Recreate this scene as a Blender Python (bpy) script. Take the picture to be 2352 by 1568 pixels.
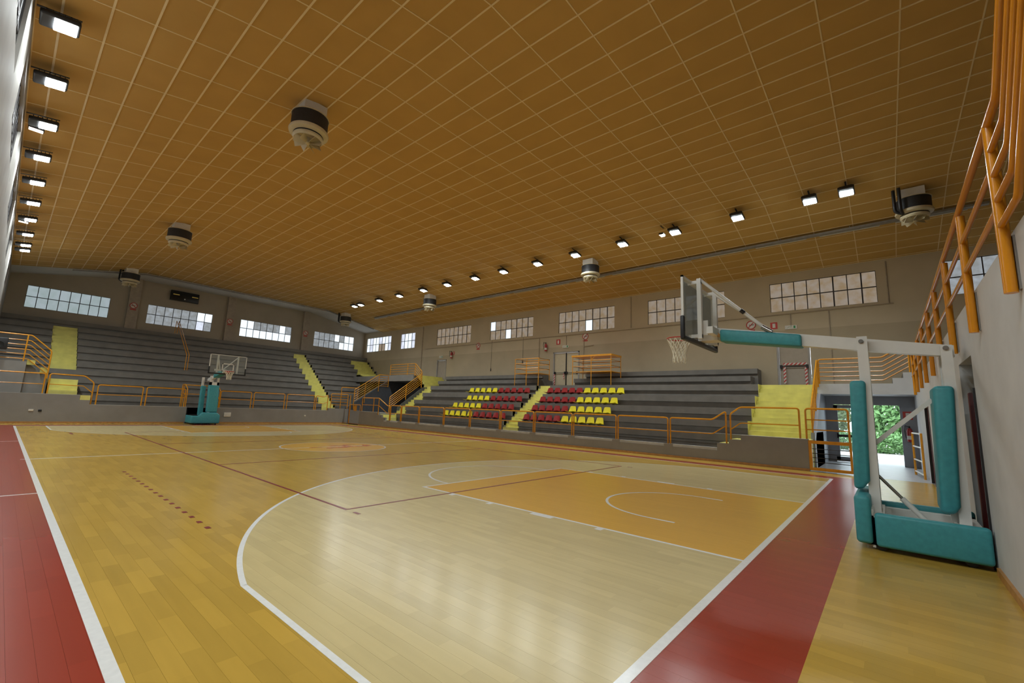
import bpy, math, random
from mathutils import Vector, Matrix
random.seed(7)
for o in list(bpy.data.objects): bpy.data.objects.remove(o)
S = bpy.context.scene
C = S.collection
R = math.radians

# ---------------------------------------------------------------- camera
# world: x across the court (0 = left sideline, 15 = right), y along it (0 = near end line), z up
CAM = Vector((-0.6919, -1.3693, 1.605)); YAW, PITCH, ROLL, FPX = 0.7116, 0.1537, 0.0399, 998.4491
_f = Vector((math.cos(YAW)*math.cos(PITCH), math.sin(YAW)*math.cos(PITCH), math.sin(PITCH)))
_r0 = Vector((math.sin(YAW), -math.cos(YAW), 0)); _u0 = _r0.cross(_f)
_r = math.cos(ROLL)*_r0 + math.sin(ROLL)*_u0
_u = -math.sin(ROLL)*_r0 + math.cos(ROLL)*_u0
cd = bpy.data.cameras.new('camera'); cam = bpy.data.objects.new('camera', cd); C.objects.link(cam)
cam.matrix_world = Matrix(((_r.x, _u.x, -_f.x, CAM.x), (_r.y, _u.y, -_f.y, CAM.y), (_r.z, _u.z, -_f.z, CAM.z), (0, 0, 0, 1)))
cd.sensor_width = 36; cd.lens = FPX/2352*36; cd.clip_start = 0.05; cd.clip_end = 300
S.camera = cam
# ---------------------------------------------------------------- world, exposure
w = bpy.data.worlds.new('overcast_sky'); S.world = w; w.use_nodes = True
bg = w.node_tree.nodes['Background']; bg.inputs[0].default_value = (0.80, 0.90, 1.0, 1); bg.inputs[1].default_value = 6.5
vs = S.view_settings; vs.view_transform = 'Standard'; vs.look = 'None'; vs.gamma = 1; vs.use_curve_mapping = False
vs.exposure = 0.03
LAMP = 70.0       # floodlight lens emission
BEAM = 62.0       # watts of each floodlight beam
# ---------------------------------------------------------------- materials
def nodemat(name):
    m = bpy.data.materials.new(name); m.use_nodes = True
    nt = m.node_tree; return m, nt, nt.nodes, nt.links, nt.nodes['Principled BSDF']
def M(name, col, rough=.6, metal=0, var=.12, scale=6, bump=0, spec=.5, detail=4):
    m, nt, N, L, b = nodemat(name)
    g = N.new('ShaderNodeNewGeometry'); n = N.new('ShaderNodeTexNoise')
    n.inputs['Scale'].default_value = scale; n.inputs['Detail'].default_value = detail
    L.new(g.outputs['Position'], n.inputs['Vector'])
    r = N.new('ShaderNodeMapRange'); r.inputs['From Min'].default_value = .25; r.inputs['From Max'].default_value = .75
    r.inputs['To Min'].default_value = 1-var; r.inputs['To Max'].default_value = 1+var
    L.new(n.outputs['Fac'], r.inputs['Value'])
    v = N.new('ShaderNodeVectorMath'); v.operation = 'SCALE'; v.inputs[0].default_value = col[:3]
    L.new(r.outputs[0], v.inputs['Scale']); L.new(v.outputs[0], b.inputs['Base Color'])
    b.inputs['Roughness'].default_value = rough; b.inputs['Metallic'].default_value = metal
    b.inputs['Specular IOR Level'].default_value = spec
    if bump:
        bp = N.new('ShaderNodeBump'); bp.inputs['Strength'].default_value = bump; bp.inputs['Distance'].default_value = .01
        L.new(n.outputs['Fac'], bp.inputs['Height']); L.new(bp.outputs[0], b.inputs['Normal'])
    return m
def emis(name, col, st, mott=0, scale=8, col2=None):
    m, nt, N, L, b = nodemat(name)
    e = N.new('ShaderNodeEmission'); e.inputs[1].default_value = st; e.inputs[0].default_value = (*col, 1)
    if mott:
        g = N.new('ShaderNodeNewGeometry'); n = N.new('ShaderNodeTexNoise'); n.inputs['Scale'].default_value = scale; n.inputs['Detail'].default_value = 6
        L.new(g.outputs['Position'], n.inputs['Vector'])
        mx = N.new('ShaderNodeMix'); mx.data_type = 'RGBA'; mx.inputs['A'].default_value = (*col, 1)
        mx.inputs['B'].default_value = (*(col2 or [c*.5 for c in col]), 1)
        r = N.new('ShaderNodeMapRange'); r.inputs['From Min'].default_value = .62-mott; r.inputs['From Max'].default_value = .62
        L.new(n.outputs['Fac'], r.inputs['Value']); L.new(r.outputs[0], mx.inputs['Factor']); L.new(mx.outputs['Result'], e.inputs[0])
    L.new(e.outputs[0], N['Material Output'].inputs['Surface']); N.remove(b)
    return m

def court_material():
    m, nt, N, L, b = nodemat('court_wood')
    g = N.new('ShaderNodeNewGeometry'); sep = N.new('ShaderNodeSeparateXYZ'); L.new(g.outputs['Position'], sep.inputs[0])
    X, Y = sep.outputs[0], sep.outputs[1]
    def mt(op, a, bb=None):
        n = N.new('ShaderNodeMath'); n.operation = op
        for i, v in enumerate((a, bb)):
            if v is None: continue
            if isinstance(v, (int, float)): n.inputs[i].default_value = v
            else: L.new(v, n.inputs[i])
        return n.outputs[0]
    def mul(*a):
        r = a[0]
        for x in a[1:]: r = mt('MULTIPLY', r, x)
        return r
    ax = mt('ABSOLUTE', mt('SUBTRACT', X, 7.5))
    ay = mt('SUBTRACT', 14, mt('ABSOLUTE', mt('SUBTRACT', Y, 14)))      # distance from the nearer end line
    dy = mt('SUBTRACT', ay, 1.575)
    d = mt('SQRT', mt('ADD', mt('MULTIPLY', ax, ax), mt('MULTIPLY', dy, dy)))
    arc = mul(mt('GREATER_THAN', 6.75, d), mt('GREATER_THAN', dy, 1.415))
    strip = mul(mt('GREATER_THAN', 1.416, dy), mt('GREATER_THAN', 6.6, ax), mt('GREATER_THAN', ay, 0))
    pale = mt('MAXIMUM', mul(arc, mt('GREATER_THAN', 6.6, ax)), strip)
    key = mul(mt('GREATER_THAN', 2.45, ax), mt('GREATER_THAN', 5.8, ay), mt('GREATER_THAN', ay, 0))
    cx = mt('SUBTRACT', Y, 14); circ = mt('GREATER_THAN', 1.8, mt('SQRT', mt('ADD', mt('MULTIPLY', ax, ax), mt('MULTIPLY', cx, cx))))
    orange = mt('MAXIMUM', key, circ)
    outx = mt('SUBTRACT', ax, 7.5)                                      # outside sideline > 0
    redend = mul(mt('GREATER_THAN', 0, ay), mt('GREATER_THAN', ay, -.83), mt('GREATER_THAN', 15.63, X))
    redl = mul(mt('GREATER_THAN', 0, X), mt('GREATER_THAN', ay, -.83))
    redr = mul(mt('GREATER_THAN', X, 15), mt('GREATER_THAN', 15.63, X), mt('GREATER_THAN', ay, -.83))
    red = mt('MAXIMUM', mt('MAXIMUM', redend, redl), redr)
    # wood grain + per plank tone
    mp = N.new('ShaderNodeMapping'); mp.inputs['Scale'].default_value = (12, .9, 1); L.new(g.outputs['Position'], mp.inputs[0])
    gn = N.new('ShaderNodeTexNoise'); gn.inputs['Scale'].default_value = 1; gn.inputs['Detail'].default_value = 5; L.new(mp.outputs[0], gn.inputs['Vector'])
    wn = N.new('ShaderNodeTexNoise'); wn.inputs['Scale'].default_value = .35; wn.inputs['Detail'].default_value = 3; L.new(g.outputs['Position'], wn.inputs['Vector'])
    at = N.new('ShaderNodeAttribute'); at.attribute_name = 'tone'
    tone = mt('ADD', mt('MULTIPLY', at.outputs['Fac'], mt('SUBTRACT', .17, mt('MULTIPLY', pale, .09))), mt('MULTIPLY', gn.outputs['Fac'], .20))
    tone = mt('ADD', tone, .80)
    tone_soft = mt('ADD', mt('MULTIPLY', tone, .45), .55)
    def mix(f, a, bb):
        n = N.new('ShaderNodeMix'); n.data_type = 'RGBA'
        L.new(f, n.inputs['Factor'])
        for k, v in (('A', a), ('B', bb)):
            if isinstance(v, tuple): n.inputs[k].default_value = (*v, 1)
            else: L.new(v, n.inputs[k])
        return n.outputs['Result']
    gold = mix(wn.outputs['Fac'], (.46, .275, .036), (.54, .35, .070))
    palec = mix(wn.outputs['Fac'], (.61, .485, .22), (.67, .55, .285))
    base = mix(pale, gold, palec)
    sc = N.new('ShaderNodeVectorMath'); sc.operation = 'SCALE'; L.new(base, sc.inputs[0]); L.new(tone, sc.inputs['Scale'])
    paint = mix(orange, (.31, .036, .018), (.73, .405, .058))
    sp = N.new('ShaderNodeVectorMath'); sp.operation = 'SCALE'; L.new(paint, sp.inputs[0]); L.new(tone_soft, sp.inputs['Scale'])
    fin = mix(mt('MAXIMUM', red, orange), sc.outputs[0], sp.outputs[0])
    L.new(fin, b.inputs['Base Color'])
    b.inputs['Roughness'].default_value = .19
    b.inputs['Roughness'].default_value = .24; b.inputs['Specular IOR Level'].default_value = .45
    return m
def wall_two_tone(name, lo, hi, z):
    m, nt, N, L, b = nodemat(name)
    g = N.new('ShaderNodeNewGeometry'); sep = N.new('ShaderNodeSeparateXYZ'); L.new(g.outputs['Position'], sep.inputs[0])
    n = N.new('ShaderNodeTexNoise'); n.inputs['Scale'].default_value = .9; n.inputs['Detail'].default_value = 6; L.new(g.outputs['Position'], n.inputs['Vector'])
    c = N.new('ShaderNodeMath'); c.operation = 'GREATER_THAN'; c.inputs[1].default_value = z; L.new(sep.outputs[2], c.inputs[0])
    mx = N.new('ShaderNodeMix'); mx.data_type = 'RGBA'; mx.inputs['A'].default_value = (*lo, 1); mx.inputs['B'].default_value = (*hi, 1); L.new(c.outputs[0], mx.inputs['Factor'])
    r = N.new('ShaderNodeMapRange'); r.inputs['To Min'].default_value = .86; r.inputs['To Max'].default_value = 1.14; L.new(n.outputs['Fac'], r.inputs['Value'])
    v = N.new('ShaderNodeVectorMath'); v.operation = 'SCALE'; L.new(mx.outputs['Result'], v.inputs[0]); L.new(r.outputs[0], v.inputs['Scale'])
    L.new(v.outputs[0], b.inputs['Base Color']); b.inputs['Roughness'].default_value = .75
    return m
def glass_material(name, fac=.10, tint=(.93, .96, .96)):
    m, nt, N, L, b = nodemat(name); N.remove(b)
    t = N.new('ShaderNodeBsdfTransparent'); t.inputs[0].default_value = (*tint, 1)
    gl = N.new('ShaderNodeBsdfGlossy'); gl.inputs['Roughness'].default_value = .03; gl.inputs[0].default_value = (1, 1, 1, 1)
    d = N.new('ShaderNodeBsdfDiffuse'); d.inputs[0].default_value = (.75, .8, .8, 1)
    fr = N.new('ShaderNodeFresnel'); fr.inputs[0].default_value = 1.15
    x = N.new('ShaderNodeMixShader'); L.new(fr.outputs[0], x.inputs[0]); L.new(t.outputs[0], x.inputs[1]); L.new(gl.outputs[0], x.inputs[2])
    y = N.new('ShaderNodeMixShader'); y.inputs[0].default_value = fac; L.new(x.outputs[0], y.inputs[1]); L.new(d.outputs[0], y.inputs[2])
    L.new(y.outputs[0], N['Material Output'].inputs['Surface'])
    return m
def tape_material():
    m, nt, N, L, b = nodemat('hazard_tape')
    g = N.new('ShaderNodeNewGeometry'); sep = N.new('ShaderNodeSeparateXYZ'); L.new(g.outputs['Position'], sep.inputs[0])
    a = N.new('ShaderNodeMath'); a.operation = 'ADD'; L.new(sep.outputs[1], a.inputs[0]); L.new(sep.outputs[2], a.inputs[1])
    mu = N.new('ShaderNodeMath'); mu.operation = 'MULTIPLY'; mu.inputs[1].default_value = 6; L.new(a.outputs[0], mu.inputs[0])
    f = N.new('ShaderNodeMath'); f.operation = 'FRACT'; L.new(mu.outputs[0], f.inputs[0])
    c = N.new('ShaderNodeMath'); c.operation = 'GREATER_THAN'; c.inputs[1].default_value = .5; L.new(f.outputs[0], c.inputs[0])
    mx = N.new('ShaderNodeMix'); mx.data_type = 'RGBA'; mx.inputs['A'].default_value = (.7, .66, .6, 1); mx.inputs['B'].default_value = (.55, .06, .05, 1)
    L.new(c.outputs[0], mx.inputs['Factor']); L.new(mx.outputs['Result'], b.inputs['Base Color'])
    return m
MT = dict(
    wood=court_material(),
    sub=M('floor_screed', (.22, .13, .05), .8),
    tile=M('grey_floor_tile', (.36, .37, .38), .35, var=.1, scale=3),
    line=M('white_court_paint', (.80, .80, .78), .22, var=.05, scale=20),
    redline=M('maroon_court_paint', (.22, .035, .035), .3, var=.1, scale=20),
    emblem=M('red_emblem_paint', (.55, .10, .03), .25, var=.2, scale=9),
    panel=M('ochre_ceiling_panel', (.58, .36, .115), .85, var=.05, scale=1.2, spec=.2),
    grid=M('cream_ceiling_grid', (.82, .66, .38), .6, var=.05),
    soffit=M('white_plaster_soffit', (.62, .60, .57), .8, var=.08, scale=.8),
    wallR=wall_two_tone('beige_wall_paint', (.455, .378, .255), (.545, .462, .322), 5.85),
    wallF=wall_two_tone('beige_wall_paint_far', (.43, .38, .30), (.43, .38, .30), 5.85),
    wallL=M('grey_plaster', (.29, .27, .245), .7, var=.12, scale=1.5),
    wallN=M('white_wall_plaster', (.58, .585, .585), .65, var=.07, scale=2.5, bump=.08),
    pier=M('pale_pier_paint', (.42, .36, .29), .75),
    conc=M('dark_grey_concrete', (.192, .180, .161), .8, var=.14, scale=2.2, bump=.1),
    parapet=M('grey_painted_concrete', (.262, .246, .223), .7, var=.10, scale=1.6, bump=.06),
    cap=M('pale_kerb_concrete', (.48, .48, .46), .7, var=.15, scale=3),
    yellow=M('yellow_step_paint', (.72, .675, .19), .6, var=.12, scale=2.5),
    orange=M('orange_enamel', (.72, .31, .022), .24, var=.10, scale=7),
    orange_chip=M('orange_rail_chipped', (.68, .26, .010), .20, var=.07, scale=5),
    seatY=M('yellow_seat_plastic', (.80, .70, .03), .35, var=.06),
    seatR=M('red_seat_plastic', (.33, .022, .022), .35, var=.08),
    teal=M('teal_vinyl_padding', (.048, .29, .325), .5, var=.12, scale=16, bump=.06),
    white=M('white_powder_coat', (.72, .71, .67), .35, var=.04),
    offwhite=M('cream_machine_paint', (.62, .55, .38), .4, var=.08),
    steel=M('bare_steel', (.35, .34, .32), .3, metal=.9, var=.1),
    galv=M('galvanised_tray', (.30, .29, .27), .5, metal=.4, var=.15),
    black=M('black_plastic', (.015, .015, .017), .45, var=.2),
    drum=M('black_coil_drum', (.022, .022, .024), .6, var=.3, scale=30),
    rim=M('red_rim_enamel', (.50, .03, .025), .3),
    net=M('cream_net_cord', (.80, .76, .62), .8, var=.05, scale=40),
    glass=glass_material('backboard_glass', .09, (.97, .99, .99)),
    doorglass=glass_material('door_glass', .18),
    winframe=M('dark_window_steel', (.045, .040, .038), .6),
    door=M('cream_door_leaf', (.58, .50, .34), .5, var=.05),
    door2=M('greige_door_leaf', (.42, .36, .28), .5, var=.05),
    doorframe=M('grey_door_frame', (.38, .36, .33), .5),
    partition=M('blue_grey_partition', (.30, .315, .35), .45, var=.05),
    maroon=M('maroon_door_panel', (.12, .018, .018), .4, var=.25, scale=5),
    tape=tape_material(),
    signred=M('sign_red', (.55, .05, .04), .4), signwhite=M('sign_white', (.72, .70, .64), .5),
    signgreen=M('sign_green', (.03, .28, .09), .4),
    extred=M('extinguisher_red', (.40, .03, .03), .3),
    skirting=M('ochre_wood_skirting', (.45, .22, .06), .45, var=.2, scale=10),
    conduit=M('beige_conduit', (.40, .33, .24), .5),
    leaf=M('hedge_leaf', (.10, .22, .07), .7, var=.4, scale=3), leaf2=M('hedge_leaf_pale', (.26, .34, .16), .7, var=.3, scale=3),
    paving=M('pale_paving', (.62, .60, .58), .8),
    passage=M('painted_passage_shade', (.09, .095, .105), .7),  # passage shade put into one dark colour for its walls and floor
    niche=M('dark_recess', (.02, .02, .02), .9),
    lens=emis('lamp_lens_lit', (.89, .98, 1.0), LAMP),
    lensw=emis('lamp_lens_warm', (1.0, .80, .62), LAMP*.14),
    tube=M('white_tube_batten', (.55, .55, .53), .5),
    pane_brown=emis('pane_dirty_fibreglass', (.48, .345, .20), .52, .30, 3.2, (.55, .46, .37)),
    pane_white=emis('pane_clear_daylight', (.80, .86, 1.0), 1.05, .25, 2.5, (.62, .66, .76)),
    pane_grey=emis('pane_frosted_grey', (.56, .62, .68), .62, .35, 4, (.40, .42, .42)),
    pane_green=emis('pane_frosted_green', (.47, .58, .58), .62, .30, 2.2, (.56, .66, .70)),
    pane_bright=emis('pane_bright_sky', (.84, .93, 1.0), 1.15),
    socket=M('ivory_socket', (.70, .66, .58), .5), screen=M('black_display', (.012, .012, .012), .25),
    digits=emis('amber_digits', (.55, .36, .08), .28),
)
# ---------------------------------------------------------------- mesh helpers
ORG = {}
class MB:
    def __init__(s): s.v = []; s.f = []; s.sm = []
    def add(s, vs, fs, smooth=False):
        n = len(s.v); s.v += [tuple(v) for v in vs]; s.f += [tuple(i+n for i in f) for f in fs]; s.sm += [smooth]*len(fs); return s
    def box(s, x0, x1, y0, y1, z0, z1):
        x0, x1 = sorted((x0, x1)); y0, y1 = sorted((y0, y1)); z0, z1 = sorted((z0, z1))
        return s.add([(x0,y0,z0),(x1,y0,z0),(x1,y1,z0),(x0,y1,z0),(x0,y0,z1),(x1,y0,z1),(x1,y1,z1),(x0,y1,z1)],
                     [(3,2,1,0),(4,5,6,7),(0,1,5,4),(1,2,6,5),(2,3,7,6),(3,0,4,7)])
    def obox(s, c, ax, ay, az):      # oriented box from centre and half axes
        c, ax, ay, az = map(Vector, (c, ax, ay, az))
        p = [c+i*ax+j*ay+k*az for k in (-1, 1) for i, j in ((-1,-1),(1,-1),(1,1),(-1,1))]
        return s.add(p, [(3,2,1,0),(4,5,6,7),(0,1,5,4),(1,2,6,5),(2,3,7,6),(3,0,4,7)])
    def bar(s, a, b, w, h, up=(0, 0, 1)):
        a, b, up = Vector(a), Vector(b), Vector(up); t = (b-a).normalized(); x = t.cross(up).normalized(); y = x.cross(t)
        return s.obox((a+b)/2, x*w/2, t*(b-a).length/2, y*h/2)
    def rbox(s, x0, x1, y0, y1, z0, z1, r=.03, n=3):   # box with rounded corners in all directions (rounded rect shells)
        cx, cy, cz = (x0+x1)/2, (y0+y1)/2, (z0+z1)/2; hx, hy, hz = abs(x1-x0)/2, abs(y1-y0)/2, abs(z1-z0)/2
        r = min(r, hx*.98, hy*.98, hz*.98); rings = []
        for i in range(n+1):
            a = -math.pi/2+math.pi/2*i/n; rings.append((r*(1-math.cos(a)), -hz+r+r*math.sin(a)))
        rings += [(ins, -z) for ins, z in reversed(rings)]
        vs, fs = [], []; m = 4*(n+1)
        for ins, z in rings:
            rr = max(r-ins, .0005)
            for q in range(4):
                sx, sy = ((1,1),(-1,1),(-1,-1),(1,-1))[q]
                for i in range(n+1):
                    a = q*math.pi/2+math.pi/2*i/n
                    vs.append((cx+sx*(hx-r)+rr*math.cos(a), cy+sy*(hy-r)+rr*math.sin(a), cz+z))
        for k in range(len(rings)-1):
            for i in range(m): fs.append((k*m+i, k*m+(i+1) % m, (k+1)*m+(i+1) % m, (k+1)*m+i))
        fs.append(tuple(range(m-1, -1, -1))); fs.append(tuple(range((len(rings)-1)*m, len(rings)*m)))
        return s.add(vs, fs, True)
    def lathe(s, c, prof, n=24, axis='z', cap=True):
        c = Vector(c); vs, fs = [], []
        for r, h in prof:
            for i in range(n):
                a = 2*math.pi*i/n; p = (r*math.cos(a), r*math.sin(a), h)
                if axis == 'y': p = (p[0], p[2], p[1])
                if axis == 'x': p = (p[2], p[0], p[1])
                vs.append(c+Vector(p))
        for k in range(len(prof)-1):
            for i in range(n): fs.append((k*n+i, k*n+(i+1) % n, (k+1)*n+(i+1) % n, (k+1)*n+i))
        if cap: fs.append(tuple(range(n-1, -1, -1))); fs.append(tuple(range((len(prof)-1)*n, len(prof)*n)))
        return s.add(vs, fs, True)
    def tube(s, pts, r, n=8, closed=False, cap=True):
        P = [Vector(p) for p in pts]; k = len(P); vs, fs = [], []; prev = None
        for i in range(k):
            if closed: t = (P[(i+1) % k]-P[i-1]).normalized()
            else: t = (P[min(i+1, k-1)]-P[max(i-1, 0)]).normalized()
            if prev is None:
                ref = Vector((0, 0, 1)) if abs(t.z) < .9 else Vector((1, 0, 0)); x = t.cross(ref).normalized()
            else: x = (prev-t*prev.dot(t)).normalized()
            prev = x; y = t.cross(x)
            sc = 1
            if 0 < i < k-1 or closed:
                a = (P[i]-P[i-1]).normalized(); sc = 1/max(.6, a.dot(t))
            for j in range(n):
                an = 2*math.pi*j/n; vs.append(P[i]+(x*math.cos(an)+y*math.sin(an))*r*sc)
        for i in range(k if closed else k-1):
            i2 = (i+1) % k
            for j in range(n): fs.append((i*n+j, i*n+(j+1) % n, i2*n+(j+1) % n, i2*n+j))
        if cap and not closed: fs.append(tuple(range(n-1, -1, -1))); fs.append(tuple(range((k-1)*n, k*n)))
        return s.add(vs, fs, True)
    def prism(s, poly, axis, a0, a1):     # extrude a 2-D polygon along an axis
        def p3(u, v, a): return {'x': (a, u, v), 'y': (u, a, v), 'z': (u, v, a)}[axis]
        n = len(poly); vs = [p3(u, v, a0) for u, v in poly]+[p3(u, v, a1) for u, v in poly]
        fs = [tuple(range(n-1, -1, -1)), tuple(range(n, 2*n))]+[(i, (i+1) % n, n+(i+1) % n, n+i) for i in range(n)]
        return s.add(vs, fs)
    def mesh(s, name, mat, off=(0, 0, 0)):
        me = bpy.data.meshes.new(name); o = Vector(off)
        me.from_pydata([Vector(v)-o for v in s.v], [], s.f)
        me.polygons.foreach_set('use_smooth', s.sm)
        if any(s.sm):
            me.update()
            try: me.set_sharp_from_angle(angle=R(38))
            except Exception: pass
        for m in (mat if isinstance(mat, (list, tuple)) else [mat]): me.materials.append(MT[m])
        me.update(); return me
    def build(s, name, mat, parent=None):
        if parent is not None: o0 = ORG[parent.name]
        else:
            xs, ys, zs = zip(*s.v); o0 = Vector(((min(xs)+max(xs))/2, (min(ys)+max(ys))/2, min(zs)))
        me = s.mesh(name, mat, o0); o = bpy.data.objects.new(name, me); C.objects.link(o); ORG[o.name] = o0
        if parent is None: o.location = o0
        else: o.parent = parent
        return o
def empty(name, loc):
    o = bpy.data.objects.new(name, None); C.objects.link(o); o.location = loc; o.empty_display_size = .1; ORG[o.name] = Vector(loc); return o
def tag(o, label, cat, group=None):
    o['label'] = label; o['category'] = cat
    if group: o['group'] = group
    return o
def struct(o, label=None):
    o['kind'] = 'structure'
    if label: o['label'] = label
    return o
def inst(name, me, parent, loc, rot=None):
    o = bpy.data.objects.new(name, me); C.objects.link(o)
    if parent is not None: o.parent = parent; o.location = Vector(loc)-ORG[parent.name]
    else: o.location = loc
    if rot: o.rotation_euler = rot
    ORG[o.name] = Vector(loc); return o
def copy_tree(o, loc, parent=None):
    c = o.copy(); C.objects.link(c)
    if parent is None: c.location = loc
    else: c.parent = parent
    for ch in o.children: copy_tree(ch, None, c)
    return c
def project(p):
    d = Vector(p)-CAM; z = d.dot(_f)
    if z < .2: return None
    return (1176+FPX*d.dot(_r)/z, 784-FPX*d.dot(_u)/z, z)
ORD = ['first', 'second', 'third', 'fourth', 'fifth', 'sixth', 'seventh', 'eighth', 'ninth', 'tenth', 'eleventh', 'twelfth', 'thirteenth', 'fourteenth', 'fifteenth', 'sixteenth', 'seventeenth']
XL, XR, YF, YN, YB = -1.28, 23.4, 39.8, -2.2, -11.0      # hall faces
# ================================================================ FLOOR
floor = struct(MB().box(XL, 16.6, YN-.3, 30.3, -.25, -.013).build('floor', 'sub'), 'wooden sports floor with painted basketball and volleyball court')
PW, PL = .12, .62
tones = [i/9 for i in range(10)]
def plank_mesh(t, n):
    m = MB().box(0.0004, PW-.0004, .0001, PL-.0001, -.013, 0).mesh('plank', 'wood')
    a = m.attributes.new('tone', 'FLOAT', 'POINT'); a.data.foreach_set('value', [t]*len(m.vertices)); return m
PM = [plank_mesh(t, i) for i, t in enumerate(tones)]
cells = []
nrow = int((16.6-XL)/PW)
for i in range(nrow+1):
    x0 = XL+i*PW; off = (i*.37+random.random()*.3) % 1*PL
    y = YN-off
    while y < 30.2:
        cells.append((x0, y, random.random())); y += PL
def psize(c):
    q = project((c[0]+PW/2, c[1]+PL/2, 0))
    if q is None or not (-20 < q[0] < 2372 and -20 < q[1] < 1588): return 0
    return 1/q[2]
cells.sort(key=psize, reverse=True)
for x0, y0, t in cells[:300]:
    inst('plank', PM[min(9, int(t*10))], floor, (x0, y0, 0))
mb = MB(); tl = []
for x0, y0, t in cells[300:]:
    a, b2 = max(YN, y0+.0001), min(30.2, y0+PL-.0001); xa, xb = x0+.0004, min(16.6, x0+PW-.0004)
    if b2-a < .01 or xb-xa < .01: continue
    n = len(mb.v); mb.v += [(xa,a,-.013),(xb,a,-.013),(xb,b2,-.013),(xa,b2,-.013),(xa,a,0),(xb,a,0),(xb,b2,0),(xa,b2,0)]
    mb.f += [tuple(k+n for k in f) for f in ((4,5,6,7),(0,1,5,4),(1,2,6,5),(2,3,7,6),(3,0,4,7))]; mb.sm += [False]*5; tl += [t]*8
rest = mb.build('planks', 'wood', floor); rest['kind'] = 'stuff'
a = rest.data.attributes.new('tone', 'FLOAT', 'POINT'); a.data.foreach_set('value', tl)
lobby = struct(MB().box(16.6, 27, YN-.3, .75, -.25, 0).build('floor', 'tile'), 'grey tiled floor of the entrance lobby')
struct(MB().box(XL-.3, XR+.3, YB-.3, YF+.3, -.6, -.26).build('floor', 'conc'), 'unseen concrete slab added under the hall to block sky light')  # unseen slab, added to stop sky light leaking up from below
# ---- court markings: thin paint, children of the floor
ZL = .002
def rect(x0, x1, y0, y1, mat='line', z=ZL, name='court_line'):
    return MB().box(x0, x1, y0, y1, 0.0002, z).build(name, mat, floor)
def arc(cx, cy, r, a0, a1, wd=.05, mat='line', n=64, z=ZL, name='court_arc', inner=None):
    m = MB(); vs, fs = [], []
    for i in range(n+1):
        a = R(a0+(a1-a0)*i/n)
        for rr in ((r-wd), r): vs.append((cx+rr*math.cos(a), cy+rr*math.sin(a), z))
    for i in range(n): fs.append((2*i, 2*i+1, 2*i+3, 2*i+2))
    return m.add(vs, fs).build(name, mat, floor)
W = .05
rect(-.075, 0, -.05, 28.05); rect(15, 15.05, -.05, 28.05)
rect(0, 15, -.075, 0); rect(0, 15, 28, 28.05); rect(-.15, 15.15, 13.975, 14.025)
arc(7.5, 14, 1.8, 0, 360)
for e in (0, 1):
    def yy(v): return v if e == 0 else 28-v
    sg = 1 if e == 0 else -1
    z2 = .0024
    for x0, x1 in ((5.05, 5.1), (9.9, 9.95)): rect(x0, x1, yy(0), yy(5.8))
    rect(5.05, 9.95, yy(5.75), yy(5.8), z=z2)
    for xs, d in ((5.05, -.1), (9.95, .1)):
        for ya, yb in ((1.75, 1.85), (2.6, 3.0), (3.85, 3.95), (4.8, 4.9)): rect(xs, xs+d, yy(ya), yy(yb), z=z2)
    arc(7.5, yy(5.775), 1.8, 0 if e == 0 else 180, 180 if e == 0 else 360)
    th = math.degrees(math.asin(1.415/6.75)); arc(7.5, yy(1.575), 6.75, th if e == 0 else 180+th, 180-th if e == 0 else 360-th, n=96)
    for xs in (.9, 14.05): rect(xs, xs+W, yy(0), yy(2.99))
    arc(7.5, yy(1.575), 1.3, 0 if e == 0 else 180, 180 if e == 0 else 360)
    for xs in (6.2, 8.75): rect(xs, xs+W, yy(1.2), yy(1.575))
for yb in (8.9, 19.4): rect(-1.1, -.075, yb-.025, yb+.025)
# volleyball court, maroon
for x0, x1, y0, y1 in ((2.95, 3, 5, 23), (12, 12.05, 5, 23), (2.95, 12.05, 4.95, 5), (2.95, 12.05, 23, 23.05), (2.95, 12.05, 10.95, 11), (2.95, 12.05, 17, 17.05)):
    rect(x0, x1, y0, y1, 'redline', 0.003)
rect(2.95, 3, 4.6, 4.75, 'redline', 0.003); rect(12, 12.05, 4.6, 4.75, 'redline', 0.003)
for i in range(17): rect(1.2, 1.255, 5.1+i*.35, 5.2+i*.35, 'redline', 0.003, 'dash')
rect(1.3, 1.38, 22.2, 23.0, 'redline', 0.003)
# emblem in the centre circle: worn red marks
for x0, y0, dx, dy in ((7.7, 14.25, .5, .12), (7.3, 13.6, .6, .12), (8.0, 13.75, .75, .14), (8.2, 14.4, .35, .1), (7.95, 14.05, .25, .1), (6.75, 13.95, .4, .1), (8.75, 14.0, .2, .35)):
    m = MB(); m.prism([(x0+dx*math.cos(t*.7)*(.6+.4*math.sin(t*2.3+x0)), y0+dy*math.sin(t*.7)*(.7+.3*math.cos(t*3+y0))) for t in range(9)], 'z', .0002, .0024); m.build('emblem_mark', 'emblem', floor)
# skirtings
struct(MB().box(XL, 6.6, 30.17, 30.2, 0, .09).box(8.3, 16.9, 30.17, 30.2, 0, .09).build('baseboard_far', 'skirting'), 'ochre wooden skirting under the far parapet')
struct(MB().box(16.57, 16.6, .66, 28.0, 0, .08).build('baseboard_right', 'skirting'), 'ochre wooden skirting along the right kerb wall')
struct(MB().box(-1.2, 6.75, YN, YN+.03, 0, .08).box(8.35, 15.0, YN, YN+.03, 0, .08).build('baseboard_near', 'skirting'), 'ochre wooden skirting along the white near wall')
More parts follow.
